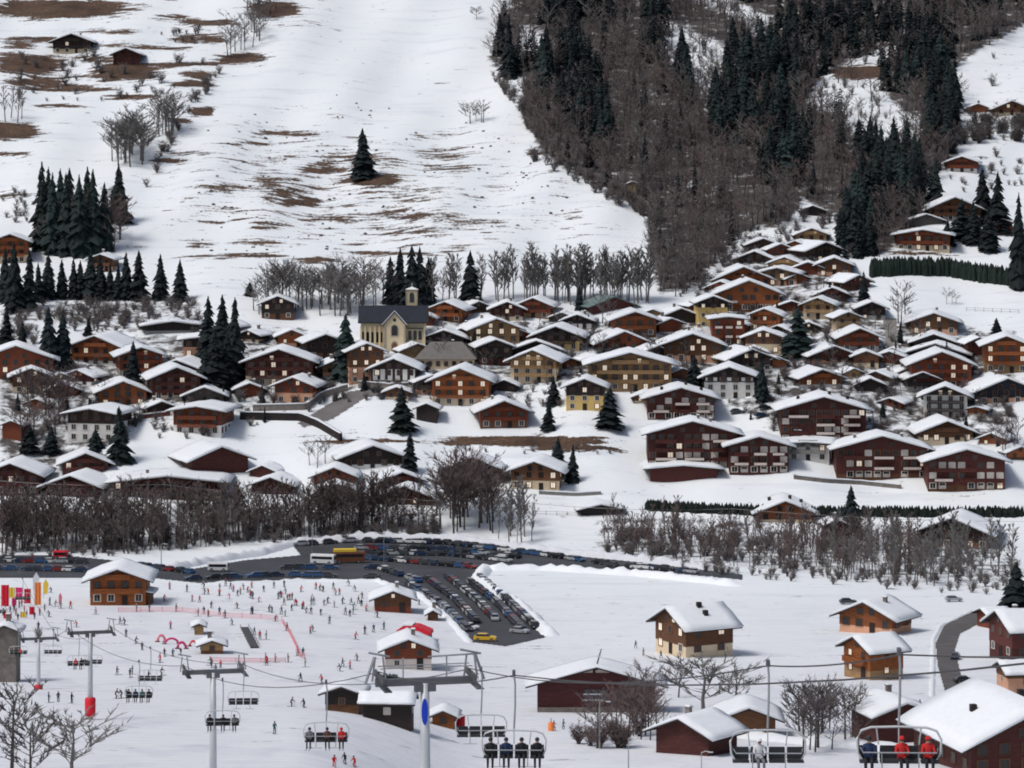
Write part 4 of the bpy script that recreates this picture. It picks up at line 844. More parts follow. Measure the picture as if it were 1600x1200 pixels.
for poly in CLEAR[:6] + [[(1500, 172), (1600, 175), (1600, 228), (1500, 228)]]:
    for x, y in scatter(poly, 24, rt):
        if 1500 < x and y < 165 and rt.random() < .85: continue
        s = S(x, y); t, c = LOB['bush'][rt.randrange(4)]; h = rt.uniform(8, 22)
        for m_ in (t, c): mg['grey_twig'].add(m_, G(x, y), h / s, h / s, rt.uniform(0, 6))
for lb, k in (('mass of brown leafless trees filling the steep upper right forest', 'twig'), ('paler grey leafless trees scattered through the steep upper right forest', 'grey_twig'), ('reddish leafless trees scattered through the steep upper right forest', 'red_twig')):
    mg[k].build('bare_forest', M(k), lb, 'forest')
# scrub on the slope below the cypresses, along banks, in the village gardens
sc = Merge()
for poly, n, hr in [([(20, 80), (330, 100), (330, 160), (30, 158)], 60, (6, 20)), ([(240, 50), (330, 45), (340, 75), (260, 75)], 14, (6, 14)), ([(0, 862), (0, 810), (400, 810), (690, 810), (690, 838), (400, 846), (170, 866)], 260, (10, 24)), ([(935, 866), (960, 835), (1440, 850), (1590, 880), (1590, 922), (1300, 905), (1150, 886)], 260, (10, 26)), (VIL, 640, (6, 18)), ([(1040, 455), (1110, 395), (1165, 360), (1245, 315), (1330, 345), (1340, 400), (1200, 420), (1110, 470), (1045, 480)], 130, (8, 22)), ([(822, 130), (845, 150), (870, 250), (1000, 320), (1015, 345), (900, 290), (815, 200)], 60, (12, 30)), ([(60, 475), (310, 475), (325, 522), (130, 520), (60, 505)], 150, (8, 20)), ([(0, 480), (60, 478), (60, 540), (0, 540)], 36, (8, 22)), ([(0, 862), (170, 850), (400, 838), (690, 830), (690, 842), (400, 852), (170, 872), (0, 876)], 90, (8, 20)), ([(940, 872), (1150, 890), (1500, 918), (1590, 920), (1590, 935), (1400, 922), (1150, 902)], 60, (8, 20)), ([(220, 300), (280, 180), (345, 110), (350, 118), (286, 190), (232, 300)], 26, (8, 18)), ([(0, 300), (55, 300), (55, 345), (0, 350)], 20, (6, 14)), ([(820, 235), (905, 268), (1000, 318), (1012, 335), (900, 285), (825, 250)], 40, (8, 18)), ([(690, 700), (980, 702), (980, 712), (690, 712)], 14, (6, 12)), ([(760, 100), (830, 160), (822, 190), (765, 120)], 22, (10, 22)), ([(1500, 235), (1600, 230), (1600, 300), (1470, 300)], 24, (6, 16))]:
    for x, y in scatter(poly, n, rt):
        s = S(x, y); t, c = LOB['bush'][rt.randrange(4)]; h = rt.uniform(*hr)
        for m_ in (t, c): sc.add(m_, G(x, y), h / s * rt.uniform(.9, 1.5), h / s, rt.uniform(0, 6))
sc.build('scrub', M('twig'), 'low leafless scrub along banks, hedge lines and the slope under the cypresses', 'scrub')
for x, y in scatter(VIL, 110, rt): plant('bush', x, y, rt.uniform(9, 22), None, 'small leafless garden shrub between the village chalets', 'garden shrubs of the village', rt.choice(['twig', 'grey_twig', 'red_twig']), rt, 'garden_shrub', 'shrub')
def hedge(name, pts, wd, h_m, label, jag=.35, seed=3, mats='hedge_leaf'):
    mb = MB(); r = random.Random(seed)
    for px, py, a in along(pts, wd * .42):
        p = G(px, py)
        for k in range(7):
            hh = h_m * r.uniform(1 - jag, 1 + jag * .5); x = p.x + r.uniform(-.5, .5) * wd * .6; y = p.y + r.uniform(-.5, .5) * wd; q = wd * r.uniform(.2, .36); z0 = p.z - .6
            n = 6; ring = [(x + q * math.cos(6.283 * i / n), y + q * math.sin(6.283 * i / n)) for i in range(n)]; zm = z0 + hh * r.uniform(.55, .8)
            vs = [(u, v, z0) for u, v in ring] + [(u + r.uniform(-.1, .1), v, zm + r.uniform(-.3, .3)) for u, v in ring] + [(x, y, z0 + hh + .6)]
            mb.add(vs, [(i, (i + 1) % n, n + (i + 1) % n, n + i) for i in range(n)] + [(n + i, n + (i + 1) % n, 2 * n) for i in range(n)])
    o = mb.obj(name, M(mats)); return tag(o, label, 'hedge')
hedge('hedge', [(1362, 432), (1420, 428), (1480, 430), (1540, 440), (1584, 446)], 3.0, 6.2, 'long tall dark green clipped hedge above the white field', .2)
hedge('hedge', [(1012, 796), (1100, 800), (1200, 804), (1330, 806), (1480, 806), (1600, 806)], 2.0, 2.6, 'long low dark hedge along the lower edge of the wide white field', .5, 4)
hedge('hedge', [(590, 1064), (620, 1064)], 1.2, 1.3, 'short dark green clipped hedge under the lift cabin', .25, 6)
# ------------------------------------------------------------------ cars
CARC = {'black': (.012, .013, .016), 'dark blue': (.015, .035, .085), 'dark grey': (.045, .05, .058), 'silver': (.34, .36, .38), 'white': (.66, .67, .68), 'red': (.22, .02, .02), 'blue': (.03, .09, .22), 'yellow': (.75, .45, .02)}
for k, v in CARC.items(): mat(k + '_car_paint', v, .3, .06, .4, spec=.5)
def car_meshes():
    def prof(pts, w0, w1, mb, mi, zsplit):             # side outline [(y, z)] swept across, narrowing above zsplit
        n = len(pts); vs = []
        for sx in (-1, 1):
            for y, z in pts: vs.append((sx * ((w0 if z <= zsplit else w1) / 2), y, z))
        mb.add(vs, [tuple(range(n)), tuple(range(2 * n - 1, n - 1, -1))] + [(i, n + i, n + (i + 1) % n, (i + 1) % n) for i in range(n)], mi)
    b = MB(); prof([(-2.15, .28), (-2.2, .62), (-2.05, .80), (-1.05, .96), (1.9, .98), (2.12, .86), (2.18, .55), (2.12, .28)], 1.76, 1.72, b, 0, .7)
    prof([(-.42, 1.42), (.85, 1.44), (1.45, 1.38), (1.4, 1.32), (-.3, 1.32)], 1.32, 1.28, b, 0, .5)
    g = MB(); prof([(-1.05, .95), (-.40, 1.39), (1.42, 1.37), (1.85, .97)], 1.60, 1.27, g, 0, 1.1)
    w_ = MB(); w_.tube([(-.11, 0, 0), (.11, 0, 0)], .32, 12); w_.tube([(-.115, 0, 0), (.115, 0, 0)], .19, 8, 1)
    l = MB(); l.box((0, 0, 0), (.34, .1, .16))
    return b.mesh('body', [M('black_car_paint')]), g.mesh('window', [M('glass')]), w_.mesh('wheel', [M('tyre'), M('steel')]), l.mesh('headlight', [M('pale_steel')])
CB, CG, CW, CLT = car_meshes()
rc = random.Random(21); NCAR = [0]
def car(px, py, a, colour, label, group=None, sc_=1.0, name='parked_car', snow=False, z=.12):
    g = G(px, py); g.z += z; T = thing(name, label, 'car', g, a, group); T.scale = (sc_, sc_, sc_)
    b = put('body', CB, T); b.material_slots[0].link = 'OBJECT'; b.material_slots[0].material = M(colour + '_car_paint'); put('window', CG, T)
    for sx in (-.82, .82):
        for y in (-1.35, 1.32): put('wheel', CW, T, (sx, y, .32))
    for sx in (-.6, .6): put('headlight', CLT, T, (sx, -2.13, .70))
    NCAR[0] += 1; return T
ROWS = [([(470, 853), (560, 847), (700, 851), (830, 867), (950, 884)], 90, 'the far edge row below the thicket')]
for q in ([(640, 916), (690, 948), (732, 988)], [(600, 893), (655, 911)], [(668, 908), (712, 940), (745, 975)]): ROWS.append((q, 90, 'the left side of the narrowing lot'))
for q in ([(749, 905), (790, 938), (838, 984)], [(735, 913), (775, 943), (818, 990)]): ROWS.append((q, 90, 'the right side of the narrowing lot'))
ROWS.append(([(700, 905), (742, 938), (775, 972)], 90, 'the middle line of the narrowing lot'))
for q in ([(565, 859), (700, 861), (815, 874)], [(565, 867), (700, 869), (800, 880)], [(575, 875), (740, 889)]): ROWS.append((q, 90, 'the crowded middle of the upper car park'))
for q in ([(0, 879), (130, 881)], [(0, 891), (128, 894)]): ROWS.append((q, 90, 'the row left of the ski school chalet'))
for q in ([(302, 907), (440, 901), (588, 904)], [(450, 890), (585, 890)]): ROWS.append((q, 90, 'the near edge row above the beginners slope'))
ROWS += [([(222, 888), (296, 897)], 90, 'the short row right of the ski school chalet'), ([(955, 886), (1050, 893), (1150, 904)], 90, 'the thin lane right of the car park')]
for pts, rel, where in ROWS:
    for px, py, a in along(pts, 2.75 if 'middle of' in where or 'far edge' in where else 2.75):
        if NCAR[0] > 286: break
        if rc.random() < .10 or abs(px - 545) < 22 and py > 862 or abs(px - 505) < 12 and 860 < py < 885: continue
        c = rc.choices(list(CARC)[:7], [5, 5, 5, 3, 2, 1, 3])[0]
        car(px, py, a + R(rel if rc.random() < .5 else rel + 180) + rc.gauss(0, .05), c, '%s parked car among others in %s' % (c, where), '%s cars in %s' % (c, where), rc.uniform(.94, 1.06))
car(758, 1002, R(82), 'yellow', 'bright yellow car at the lower tip of the car park', None, 1.12)
car(735, 984, R(50), 'white', 'white car just above the bright yellow car', None, 1.0)
car(812, 990, R(60), 'silver', 'silver car at the rounded lower right tip of the car park', None)
car(1493, 1030, R(168), 'dark blue', 'dark blue car standing on the bend of the small road', None, .95)
car(1507, 1068, R(100), 'black', 'black car beside the road above the huge farmhouse roof', None, .95)
car(1325, 944, R(95), 'dark grey', 'dark car on the snow lane at the right edge of the field', None, .95)
car(1490, 940, R(95), 'silver', 'silver car at the far right end of the lane by the big spruce', None, .95)
for k, (x, y) in enumerate([(1152, 646), (1196, 640), (1190, 652), (1262, 632), (590, 612), (600, 622)]): car(x, y, R(90 + k * 7), ('dark grey', 'black', 'dark blue', 'silver', 'black', 'dark grey')[k], ('dark grey car parked left in the snowy yard between maroon blocks', 'black car at the upper right of the snowy yard between maroon blocks', 'dark blue car at the lower right of the snowy yard between maroon blocks', 'silver car beside the broad maroon block standing alone', 'black car on the lane under the half timbered chalet', 'dark grey car lower on the lane under the half timbered chalet')[k])
def van(px, py, a, label, cat, name, m, L=6.0, hgt=2.6, extra=None):
    g = G(px, py); g.z += .12; T = thing(name, label, cat, g, a); mb = MB()
    mb.prism([(-1.05, .4), (1.05, .4), (1.05, hgt - .35), (.9, hgt), (-.9, hgt), (-1.05, hgt - .35)], -L / 2, L / 2); mb.obj('body', M(m), T)
    mb = MB(); mb.box((0, -L / 2 - .02, hgt * .66), (1.7, .06, .8)); mb.obj('windscreen', M('glass'), T)
    for sx in (-1, 1):
        mb = MB(); mb.box((sx * 1.06, 0, hgt * .68), (.04, L * .86, .7)); mb.obj('window', M('glass'), T)
        for y in (-L * .3, L * .3): o = put('wheel', CW, T, (sx * .95, y, .45)); o.scale = (1.2, 1.4, 1.4)
    if extra:
        mb = MB(); mb.box((0, L * .12, hgt + .35), (2.0, L * .7, .7)); mb.obj('load', M(extra), T)
mat('rust_paint', (.16, .06, .03), .5, .2, 1); mat('white_paint', (.70, .71, .72), .4, .05, 1)
van(545, 880, R(96), 'brown and yellow snow lorry parked in the middle of the upper car park', 'lorry', 'lorry', 'rust_paint', 8.5, 3.0, 'yellow_cloth')
van(505, 882, R(75), 'white minibus parked left of the brown and yellow lorry', 'minibus', 'minibus', 'white_paint', 6.5, 2.6)
van(341, 893, R(85), 'white van parked alone on the left tarmac of the car park', 'van', 'van', 'white_paint', 5.2, 2.3)
van(95, 873, R(90), 'red van behind the rows left of the ski school chalet', 'van', 'van', 'red_paint', 3.9, 2.0)

# ------------------------------------------------------------------ people
def person_mesh(joints, bones, root, name):
    me = bpy.data.meshes.new('tmp'); names = list(joints); me.from_pydata([joints[n][:3] for n in names], [(names.index(a), names.index(b)) for a, b in bones], [])
    o = bpy.data.objects.new('tmp', me); COL.objects.link(o); mod = o.modifiers.new('Skin', 'SKIN'); mod.use_smooth_shade = True
    if not me.skin_vertices: me.attributes  # layer is made with the modifier
    sk = me.skin_vertices[0].data if me.skin_vertices else None
    if sk is None:
        bm_ = bmesh.new(); bm_.from_mesh(me); bm_.verts.layers.skin.verify(); bm_.to_mesh(me); bm_.free(); sk = me.skin_vertices[0].data
    for i, n in enumerate(names):
        r = joints[n][3]; sk[i].radius = r if isinstance(r, tuple) else (r, r); sk[i].use_root = (n == root)
    ss = o.modifiers.new('Sub', 'SUBSURF'); ss.levels = 1; ss.render_levels = 1
    dg = bpy.context.evaluated_depsgraph_get(); out = bpy.data.meshes.new_from_object(o.evaluated_get(dg)); out.name = name
    bpy.data.objects.remove(o); bpy.data.meshes.remove(me); return out
ARM = [('chest', 'shl'), ('shl', 'ell'), ('ell', 'wrl'), ('wrl', 'hal'), ('chest', 'shr'), ('shr', 'elr'), ('elr', 'wrr'), ('wrr', 'har'), ('pel', 'spi'), ('spi', 'chest'), ('chest', 'neck'), ('neck', 'head'), ('head', 'top'), ('pel', 'hil'), ('hil', 'knl'), ('knl', 'anl'), ('anl', 'tol'), ('pel', 'hir'), ('hir', 'knr'), ('knr', 'anr'), ('anr', 'tor')]
def pose(kind):
    j = {}
    if kind == 'sit':
        j.update(pel=(0, 0, .12, .15), spi=(0, .02, .34, .145), chest=(0, 0, .56, (.17, .14)), neck=(0, -.01, .70, .06), head=(0, -.03, .79, .09), top=(0, -.03, .90, .085))
        for s, k in ((-1, 'l'), (1, 'r')):
            j['sh' + k] = (s * .19, 0, .60, .075); j['el' + k] = (s * .25, -.12, .36, .055); j['wr' + k] = (s * .16, -.34, .32, .042); j['ha' + k] = (s * .13, -.41, .32, .045)
            j['hi' + k] = (s * .10, -.06, .10, .10); j['kn' + k] = (s * .12, -.48, .08, .075); j['an' + k] = (s * .12, -.52, -.36, .06); j['to' + k] = (s * .12, -.70, -.42, .055)
    else:
        b = {'stand': 0.0, 'ski': 1.0, 'walk': .25}[kind]; zc = .90 - .16 * b; lean = -.16 * b
        j.update(pel=(0, .10 * b, zc, .14), spi=(0, .06 * b + lean * .4, zc + .22, .135), chest=(0, lean, zc + .45 - .04 * b, (.17, .14)), neck=(0, lean - .04 * b, zc + .60 - .05 * b, .06), head=(0, lean - .08 * b, zc + .70 - .06 * b, .09), top=(0, lean - .09 * b, zc + .82 - .06 * b, .085))
        for s, k in ((-1, 'l'), (1, 'r')):
            st = s * .22 if kind == 'walk' else 0
            j['sh' + k] = (s * .19, lean, zc + .49 - .04 * b, .075); j['el' + k] = (s * .27, lean - .06 - .1 * b, zc + .22 - .02 * b, .055); j['wr' + k] = (s * .24, lean - .24 - .16 * b - st * .4, zc + .12 + .02 * b, .042); j['ha' + k] = (s * .23, lean - .31 - .16 * b - st * .4, zc + .11 + .02 * b, .045)
            j['hi' + k] = (s * .10, .08 * b, zc - .05, .10); j['kn' + k] = (s * .12, -.14 * b - .03 - st, .48 - .03 * b, .075); j['an' + k] = (s * .12, .02 * b + st * .8 * (-1 if kind == 'walk' else 1), .11, .06); j['to' + k] = (s * .12, -.17 + .02 * b + st * .8 * (-1 if kind == 'walk' else 1), .05, .05)
    return j
mat('jacket', (.03, .035, .05), .8, .1, 2); mat('trousers', (.02, .02, .024), .8, .1, 2); mat('helmet', (.02, .02, .022), .4, .1, 1)
CLOTH = {'black': (.016, .017, .022), 'dark blue': (.02, .035, .09), 'red': (.60, .03, .03), 'pink': (.55, .16, .22), 'grey': (.16, .17, .18), 'brown': (.14, .07, .05), 'teal': (.03, .13, .14), 'white': (.72, .73, .75), 'orange': (.65, .2, .05)}
for k, v in CLOTH.items(): mat(k + '_cloth_jacket', v, .8, .1, 2)
PM = {}
def make_people():
    for kind in ('stand', 'ski', 'walk', 'sit'):
        j = pose(kind); me = person_mesh(j, ARM, 'pel', 'person_body')
        for m_ in ('jacket', 'trousers', 'skin'): me.materials.append(M(m_))
        zp = j['pel'][2]; zn = j['neck'][2]; fy = j['head'][1]
        for p in me.polygons:
            c = p.center
            if c.z > zn + .01 and abs(c.x) < .12: p.material_index = 2
            elif (c.z < zp + .0 and not (abs(c.x) > .155 and c.z > zp - .2)) or (kind == 'sit' and c.y < -.16 and c.z < .22): p.material_index = 1
            else: p.material_index = 0
        h = j['top']; hd = j['head']; mb = MB()
        rings = [(.118, -.03), (.125, .02), (.115, .07), (.08, .115), (.03, .138)]; vs = []; fs = []; n = 10
        for rr, dz in rings:
            for k in range(n): vs.append((rr * .92 * math.cos(6.283 * k / n), .012 + hd[1] + rr * math.sin(6.283 * k / n), hd[2] + .05 + dz))
        for i in range(len(rings) - 1):
            for k in range(n): fs.append((i * n + k, i * n + (k + 1) % n, (i + 1) * n + (k + 1) % n, (i + 1) * n + k))
        fs.append(tuple(range(4 * n, 5 * n))); mb.add(vs, fs)
        hm = mb.mesh('helmet', [M('helmet')], True)
        gm = MB(); gm.box((0, hd[1] - .095, hd[2] + .035), (.15, .05, .06), 0, 0, .9); gm = gm.mesh('goggles', [M('glass')])
        sk = MB(); L = 1.6
        if kind == 'sit': sk.tube([(0, -1.2, -.46), (0, -.3, -.49), (0, .15, -.50)], .03, 4)
        else: sk.prism([(-.045, 0), (.045, 0), (.045, .03), (-.045, .03)], -.85, .65); sk.add([(-.045, -.85, 0), (.045, -.85, 0), (.045, -.85, .03), (-.045, -.85, .03), (-.02, -1.05, .13), (.02, -1.05, .13)], [(0, 4, 5, 1), (3, 2, 5, 4), (0, 3, 4), (1, 5, 2)])
        sm = sk.mesh('ski', [M('dark_steel')])
        pl = MB(); ha = j['har']; pl.tube([(0, 0, .12), (.04, .18, -(ha[2] - .02))], .012, 4); pm_ = pl.mesh('ski_pole', [M('dark_steel')])
        PM[kind] = (me, hm, gm, sm, pm_, j)
make_people()
def person(loc, rz, kind, jk, label, group=None, skis=True, tr=None, helm=None, sc_=1.0):
    me, hm, gm, sm, pm_, j = PM[kind]; b = put('person', me, None, loc); b.rotation_euler = (0, 0, rz); b.scale = (sc_,) * 3; tag(b, label, 'person', group)
    b.material_slots[0].link = 'OBJECT'; b.material_slots[0].material = M(jk + '_cloth_jacket')
    if tr: b.material_slots[1].link = 'OBJECT'; b.material_slots[1].material = M(tr + '_cloth_jacket')
    h = put('helmet', hm, b)
    if helm: h.material_slots[0].link = 'OBJECT'; h.material_slots[0].material = M(helm + '_cloth_jacket')
    put('goggles', gm, b)
    if skis:
        for k in ('l', 'r'):
            put('ski', sm, b, (j['to' + k][0], j['an' + k][1] if kind != 'sit' else 0, 0))
            if kind != 'sit': put('ski_pole', pm_, b, j['ha' + k][:3])
    return b
rp = random.Random(33)
SK = [(80, 926), (78, 946), (77, 964), (110, 951), (95, 951), (86, 948), (188, 975), (197, 995), (212, 1006), (222, 1016), (213, 956), (233, 956), (275, 956), (343, 961), (352, 966), (371, 951), (320, 929), (353, 916), (359, 936), (371, 931), (381, 921), (395, 936), (265, 921), (257, 1026), (270, 1026), (203, 1059), (232, 1063), (57, 1113), (190, 1091), (199, 1091), (181, 1092),
    (404, 941), (420, 956), (428, 919), (449, 938), (462, 946), (490, 944), (506, 946), (501, 961), (522, 949), (535, 944), (549, 945), (540, 961), (552, 960), (430, 971), (555, 999), (570, 991), (584, 988), (600, 984), (449, 986), (406, 999), (470, 1066), (503, 1067), (455, 1104), (475, 1106), (535, 1042), (300, 940), (330, 950), (310, 963), (292, 925), (412, 925), (470, 925), (478, 958), (515, 975), (485, 990), (330, 1040), (150, 960), (120, 980), (150, 935), (256, 940), (440, 960), (393, 960), (505, 925), (525, 930), (566, 935), (572, 955), (655, 945), (590, 965), (60, 985)]
SK += [(rp.uniform(310, 580), rp.uniform(915, 965)) for _ in range(44)] + [(rp.uniform(180, 560), rp.uniform(975, 1060)) for _ in range(24)]
jk_w = ['black', 'black', 'dark blue', 'dark blue', 'grey', 'red', 'brown', 'teal', 'black', 'pink']
for x, y in SK:
    c = rp.choice(jk_w)
    person(G(x, y), rp.uniform(0, 6.28), rp.choice(['stand', 'ski', 'ski', 'walk']), c, 'skier in a %s jacket among the crowd on the beginners slope' % c, 'skiers in %s jackets on the beginners slope' % c, True, None, rp.choice([None, None, 'white', 'red', 'grey']), rp.uniform(.98, 1.15))
SPEC = [(91, 1097, .3, 'black', 'skier in black, middle of three standing left of the nearer red padded pylon'), (76, 1098, 2, 'dark blue', 'skier in dark blue, left of three standing between the red padded pylons'), (112, 1099, 1, 'black', 'skier in black, right of three, closest to the nearer red padded pylon'), (429, 1147, .4, 'teal', 'lone skier in teal standing on the empty snow left of the low lodge'), (993, 1013, 1, 'black', 'walker in black left of the sideways brown chalet, highest of three'), (1005, 1025, 2, 'grey', 'walker in grey left of the sideways brown chalet, middle of three'), (1033, 1029, 4, 'dark blue', 'walker in dark blue at the corner of the sideways brown chalet'), (865, 1142, 1, 'red', 'person in a red jacket on the snow below the big barn'),
    (522, 1198, .2, 'red', 'skier in red, left of the trio at the bottom edge of the slope'), (539, 1194, 6, 'black', 'skier in black, middle of the trio at the bottom edge of the slope'), (554, 1199, 5.8, 'red', 'skier in red leaning right of the trio at the bottom edge'), (415, 1034, 2, 'red', 'small skier in red, left of three along the orange fence'), (430, 1035, 2, 'pink', 'small skier in pink, middle of three along the orange fence'), (450, 1035, 2, 'brown', 'skier in brown, right of three along the orange fence'), (880, 1140, 2, 'grey', 'person in grey under the left corner of the big barn'), (1352, 1095, 2, 'black', 'walker in black on the snow above the brown gabled barn'), (1437, 1108, 1, 'dark blue', 'walker in dark blue left of the huge farmhouse roof'), (745, 1062, 1, 'black', 'person in black standing by the lift line right of the nearest pylon')]
for x, y, a, c, lb in SPEC: person(G(x, y), a, 'walk' if 'walker' in lb or 'person in' in lb else ('ski' if 'trio' in lb else 'stand'), c, lb, None, 'skier' in lb, 'red' if 'trio' in lb and c == 'red' else None)

# ------------------------------------------------------------------ chair lift
def tower(px, beam_y, base_y, D, width_px, label, base=None, sign=False, hi=False):
    s = F / D; top = P(px, beam_y, D); zb = (P(px, base_y, D).z if base_y else 0)
    if not base_y:
        zb = float(np.interp(D, [200, 250, 300, 330, 390, 472], [near_z(200, 53), near_z(250, 47), near_z(300, 41), near_z(330, 37.5), near_z(390, 31.5), near_z(472, 18)])) - 1
    Hh = top.z - zb; T = thing('lift_pylon', label, 'ski lift pylon', (top.x, D, zb), R(12)); hw = 3.05
    mb = MB(); mb.tube([(0, 0, -1.5), (0, 0, Hh * .5), (0, 0, Hh - .2)], [.42, .36, .28], 14); mb.obj('column', M('pale_steel'), T, True)
    mb = MB(); mb.box((0, 0, Hh - .1), (hw * 2 + .5, .42, .46)); mb.box((0, 0, Hh - .5), (1.4, .5, .5)); mb.obj('crossarm', M('dark_steel'), T)
    for sx in (-1, 1):
        x = sx * hw; mb = MB(); mb.box((x, 0, Hh + .28), (.14, 3.4, .16)); mb.box((x + .35, 0, Hh - .45), (.5, 3.2, .06))
        for k in range(6): mb.tube([(x - .09, -1.5 + k * .6, Hh + .30), (x + .09, -1.5 + k * .6, Hh + .30)], .24, 10)
        mb.obj('sheave_train', M('dark_steel'), T)
        mb = MB()
        for k in (-1, 1): mb.tube([(x + k * .45, 0, Hh), (x + k * .25, 0, Hh + 1.6)], .07, 5)
        mb.tube([(x - .7, 0, Hh + 1.9), (x + .7, 0, Hh + 1.6)], .07, 5)
        if hi: mb.tube([(x + sx * .9, 0, Hh - .1), (x + sx * .3, 0, Hh + 1.6)], .10, 6); mb.tube([(x - sx * 1.6, 0, Hh), (x - sx * 1.6, 0, Hh + 1.5)], .05, 5)
        mb.obj('lifting_frame', M('steel'), T)
    if hi:
        mb = MB(); mb.tube([(.2, 0, Hh + 1.5), (hw + .6, 0, Hh + 1.6)], .06, 5); mb.tube([(-hw, -.5, Hh + .9), (hw, -.5, Hh + .9)], .035, 4); mb.tube([(-hw, .5, Hh + .9), (hw, .5, Hh + .9)], .035, 4); mb.obj('platform_rail', M('steel'), T)
    mb = MB()
    for sx in (-1, 1): mb.tube([(sx * .2, .5, 2), (sx * .2, .42, Hh - .3)], .025, 4)
    for k in range(int((Hh - 2) / .4)): mb.box((0, .5 - .08 * k * .4 / Hh, 2.1 + k * .4), (.4, .03, .03))
    mb.obj('ladder', M('steel'), T)
    if base:
        mb = MB(); n = 12
        mb.tube([(0, 0, -.6), (0, 0, .1), (0, 0, 1.9), (0, 0, 2.05)], [.74, .78, .78, .6], n); mb.obj('crash_pad', M('red_paint'), T, True)
    else:
        mb = MB(); mb.box((0, 0, -1.2), (1.8, 1.8, 1.6)); mb.obj('footing', M('concrete'), T)
    if sign:
        zs = CZ - (1110 - HY) / F * D - zb; mb = MB(); n = 16
        mb.prism([(.22 * math.cos(6.283 * i / n) - .1, .88 * math.sin(6.283 * i / n)) for i in range(n)], -.52, -.44); o = mb.obj('sign', M('blue_paint'), T); o.location = (0, 0, zs)
    return T
tower(664, 1062, None, 210, 155, 'nearest lift pylon with a blue oval sign on its column', None, True, True)
tower(333, 1048, None, 342, 95, 'second lift pylon, bare grey column without any red pad, left of the nearest', None, False)
tower(141, 987, 1112, 464, 70, 'lift pylon with the larger red crash pad at its foot', True)
tower(60, 997, 1088, 570, 57, 'farthest lift pylon with the smaller red crash pad at its foot', True)
TW = [(664, 1062, 210), (333, 1048, 342), (141, 987, 464), (60, 997, 570)]
HANG = 2.9
LEFT = [(803, 1143, 165, ['black', 'dark blue', 'black', 'black'], 'nearest fully loaded chair carrying four dark riders above the bottom edge'), (515, 1103, 234, ['grey', 'brown', 'red'], 'loaded chair with three riders left of the low lodge'), (345, 1098, 304, ['black', 'black', 'grey'], 'loaded chair in front of the second pylon column'), (230, 1083, 381, ['black', 'dark blue', 'teal', 'black'], 'loaded chair right of the larger red crash pad'), (160, 1055, 450, ['red', 'black'], 'loaded chair right beside the pylon with the larger red pad'), (92, 1020, 577, ['black', 'red'], 'far loaded chair just right of the farthest pylon'), (45, 1022, 640, ['black', 'dark blue', 'grey'], 'farthest loaded chair at the left edge of the slope')]
RIGHT = [(1405, 1138, 126, ['dark blue', 'red', 'red'], 'nearest chair on the right with two red jacketed riders and one dark rider'), (1200, 1143, 141, ['white'], 'chair with a single white clad rider at the bottom right'), (762, 1098, 207, [], 'empty chair right of the nearest pylon'), (372, 1068, 341, [], 'empty chair hanging right at the second pylon'), (262, 1060, 420, [], 'empty chair left of the second pylon'), (185, 1012, 497, [], 'empty chair right of the pylon with the larger red pad'), (128, 1015, 577, [], 'far empty chair between the two red padded pylons'), (38, 1055, 660, [], 'farthest empty chair at the left edge of the slope')]
def chair_parts():
    A = {}; mb = MB(); mb.box((0, 0, .12), (.16, .5, .26)); A['grip'] = mb.mesh('grip', [M('dark_steel')])
    mb = MB(); mb.tube([(0, 0, .1), (.06, .28, -.5), (.06, .34, -1.6), (0, .2, -HANG + .1)], .055, 6); A['hanger'] = mb.mesh('hanger', [M('steel')])
    W = 1.6; zt = -HANG; zs = zt - 1.28; mb = MB()
    fr = [(-W + .45, 0, zs - .12)]
    fr = [(-W * .9, -.05, zs), (-W - .02, 0, zs + .3), (-W - .06, .08, zt - .45), (-W + .12, .14, zt - .12), (-W + .5, .18, zt), (0, .2, zt + .03), (W - .5, .18, zt), (W - .12, .14, zt - .12), (W + .06, .08, zt - .45), (W + .02, 0, zs + .3), (W * .9, -.05, zs)]
    mb.tube(fr, .05, 6); mb.tube([(-W * .55, .18, zt), (-W * .5, .2, zs + .6)], .03, 5); mb.tube([(W * .55, .18, zt), (W * .5, .2, zs + .6)], .03, 5); mb.tube([(0, .2, zt), (0, .2, zs + .6)], .03, 5)
    A['frame'] = mb.mesh('frame', [M('pale_steel')])
    mb = MB()
    for k in range(4): mb.box((-W * .75 + k * W * .5, -.12, zs + .02), (W * .46, .52, .10), 0, 0, .94)
    A['seat'] = mb.mesh('seat', [M('seat_dark')])
    mb = MB()
    for k in range(4): mb.box((-W * .75 + k * W * .5, .17, zs + .32), (W * .46, .09, .50), 0, 0, .94)
    A['backrest'] = mb.mesh('backrest', [M('seat_dark')])
    mb = MB(); mb.tube([(-W * .95, .05, zs + .5), (-W * .9, -.5, zs + .42), (W * .9, -.5, zs + .42), (W * .95, .05, zs + .5)], .03, 5)
    for k in (-1, 1): mb.tube([(k * W * .45, -.5, zs + .42), (k * W * .45, -.62, zs - .38)], .025, 5); mb.tube([(k * W * .45 - .45, -.64, zs - .4), (k * W * .45 + .45, -.64, zs - .4)], .025, 5)
    A['safety_bar'] = mb.mesh('safety_bar', [M('steel')]); return A, zs
CHP, ZS = chair_parts()
def rope_pts(chairs, side):
    pts = []
    for x, y, D in TW: c = P(x, y, D); pts.append((D, Vector((c.x + side * 3.05 * math.cos(R(12)), D + side * 3.05 * math.sin(R(12)), c.z + .62))))
    for c in chairs: q = P(c[0], c[1], c[2]); pts.append((c[2], Vector((q.x, c[2], q.z + HANG))))
    pts.sort(key=lambda t: t[0]); return [p for D, p in pts]
